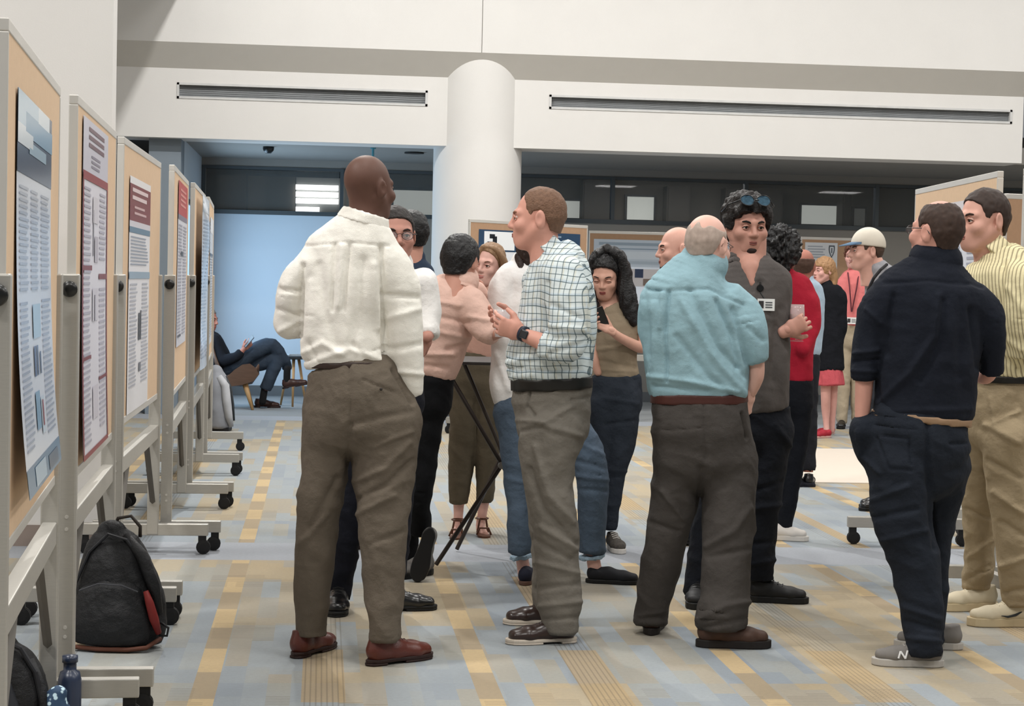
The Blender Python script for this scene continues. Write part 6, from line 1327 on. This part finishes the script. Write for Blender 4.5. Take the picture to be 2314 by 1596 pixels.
V, Q = blob(g_, ax0, [(0.03, .162, .09, 0, 0), (.10, .168, .10, .002, 0), (.22, .154, .09, 0, .0), (.32, .122, .075, -.012, .0), (.40, .085, .05, -.025, .0), (.445, .045, .03, -.03, .0)], noise=((9, 9, 7, .012), (22, 22, 16, .006)))
bo = mkobj('bag_body', V, Q, m_bp, e, smooth=True)
V, Q = blob(g_-FH*.085-RT0*.01, ax0, [(.04, .135, .05, 0, 0), (.12, .14, .055, 0, 0), (.22, .12, .045, -.005, .01)], noise=((12, 12, 9, .01),)); fp = mkobj('front_pocket', V, Q, m_bp, e, smooth=True)
q = MB(); q.tube([g_+RT0*x+UPZ*z-FH*.135 for x, z in ((-.12, .235), (-.05, .262), (.04, .258), (.1, .235))], .003, 6); q.build('zip', m_bpzip, fp)
q = MB(); q.tube([g_+RT0*x+UPZ*z-FH*(.06) for x, z in ((-.165, .1), (-.15, .25), (-.1, .37), (-.03, .44), (.04, .42), (.1, .34), (.145, .22), (.168, .1))], .006, 6); q.build('piping', mat('black_piping', '#1c1d22', .5), bo)
q = MB(); q.tube([g_+RT0*x+UPZ*z+FH*y for x, z, y in ((-.03, .44, .02), (-.01, .49, .02), (.04, .5, .02), (.075, .46, .02), (.075, .42, .02))], .007, 8); q.build('carry_handle', mat('brown_handle', '#2e2620', .6), e, True)
q = MB(); q.tube([g_+RT0*x+UPZ*z+FH*y for x, z, y in ((.03, .43, -.03), (.1, .36, -.06), (.15, .25, -.08), (.165, .14, -.06))], [.02, .024, .024, .018], 8); q.build('shoulder_strap', m_bp, e, True)
q = MB(); q.tube([g_+RT0*x+UPZ*z+FH*y for x, z, y in ((.125, .235, -.11), (.14, .19, -.11), (.155, .13, -.10), (.168, .07, -.07))], [.01, .016, .018, .012], 8); q.build('red_strap', m_bpred, e, True)
q = MB(); q.tube([g_+RT0*x+UPZ*z+FH*y for x, z, y in ((.175, .11, -.07), (.205, .09, -.07), (.2, .06, -.07), (.17, .06, -.07))], .005, 8); q.build('strap_loop', m_bp, e, True)
q = MB(); q.tube([g_+RT0*x+UPZ*z-FH*y for x, z, y in ((-.168, .016, .09), (-.05, .014, .125), (.06, .014, .125), (.13, .02, .11), (.172, .045, .05))], .009, 8); q.build('base_trim', m_bpbr, e, True)
# second backpack, bottom left corner
g2 = ground(8, 1690); e = empty('backpack', g2, 'black rounded backpack standing under the tallest cork board', 'backpack')
V, Q = blob(g2, ax0, [(.04, .125, .09, 0, 0), (.12, .13, .095, 0, 0), (.2, .12, .09, 0, 0), (.27, .09, .07, -.01, 0), (.30, .05, .04, -.015, 0)], noise=((9, 9, 7, .008),)); bo = mkobj('bag_body', V, Q, m_bp, e, smooth=True)
V, Q = blob(g2-FH*.09-RT0*.02, ax0, [(.04, .09, .045, 0, 0), (.12, .095, .05, 0, 0), (.2, .07, .035, 0, .0)]); mkobj('front_pocket', V, Q, mat('charcoal_nylon', '#23252b', .6, noise=.1), e, smooth=True)
q = MB(); q.tube([g2+RT0*x+UPZ*z-FH*.05 for x, z in ((-.12, .22), (-.07, .31), (.0, .335), (.06, .31), (.105, .24), (.125, .15))], .008, 8); q.build('piping', mat('black_piping', '#1c1d22', .5), bo)
q = MB(); q.tube([g2+RT0*x+UPZ*z-FH*y for x, z, y in ((.08, .27, .02), (.12, .2, .04), (.13, .14, .05), (.12, .08, .05))], .014, 8); q.build('side_strap', m_bp, e, True)
def patt():
    m = mat('blue_white_pattern', '#2a4a66', .7, noise=0); nt = m.node_tree; tc = nt.nodes.new('ShaderNodeTexCoord'); v = nt.nodes.new('ShaderNodeTexVoronoi'); v.inputs['Scale'].default_value = 60; nt.links.new(tc.outputs['Object'], v.inputs['Vector'])
    cr = nt.nodes.new('ShaderNodeValToRGB'); cr.color_ramp.elements[0].position = .3; cr.color_ramp.elements[0].color = lin('#b9d3df'); cr.color_ramp.elements[1].position = .42; cr.color_ramp.elements[1].color = lin('#26405c'); nt.links.new(v.outputs['Distance'], cr.inputs[0]); nt.links.new(cr.outputs[0], nt.nodes['Principled BSDF'].inputs['Base Color']); return m
g3 = ground(124, 1692); V, Q = blob(g3-FH*.02, ax0, [(.02, .045, .04, 0, 0), (.08, .055, .045, 0, 0), (.13, .04, .035, .0, 0), (.17, .02, .02, .01, 0)], .006, ((18, 18, 14, .01),)); tag(mkobj('patterned_pouch', V, Q, patt(), smooth=True), 'blue and white patterned cloth pouch beside the rounded black backpack', 'pouch')
g4 = ground(156, 1660); q = MB(); q.lathe([(.034, .001), (.036, .01), (.036, .17), (.03, .195), (.02, .2), (.02, .225), (.024, .225), (.024, .245), (.001, .248)], g4, 20); tag(q.build('water_bottle', mat('navy_bottle', '#28334a', .3, spec=.6), None, True), 'navy water bottle standing behind the patterned pouch by the aluminium post', 'bottle')
# grey backpack far off
g5 = ground(496, 974); e = empty('backpack', g5, 'grey backpack standing at the far end of the poster board row', 'backpack')
m_gbp = mat('grey_nylon', '#8c8f96', .7, noise=.1, nscale=10); m_gbp2 = mat('pale_grey_nylon', '#aeb0b5', .7, noise=.1)
V, Q = blob(g5, ax0, [(.04, .10, .12, 0, 0), (.2, .105, .13, 0, 0), (.42, .09, .11, -.02, 0), (.54, .06, .07, -.04, 0)], .011, ((9, 9, 7, .012),)); bo = mkobj('bag_body', V, Q, m_gbp, e, smooth=True)
q = MB(); q.tube([g5+RT0*x+UPZ*z-FH*y for x, z, y in ((.0, .5, .08), (.06, .42, .1), (.08, .28, .12), (.1, .14, .11), (.12, .05, .08))], [.03, .04, .04, .035, .02], 10); q.build('shoulder_strap', m_gbp2, e, True)
q = MB(); q.tube([g5+RT0*x+UPZ*z-FH*y for x, z, y in ((.05, .5, .02), (.1, .4, .03), (.125, .25, .04), (.135, .1, .04))], .012, 8); q.build('strap_edging', m_dark, e, True)
q = MB(); q.box(g5+UPZ*.018, (.1, .1, .018), ax0); bevel(q.build('bag_base', m_blk, e), .01)
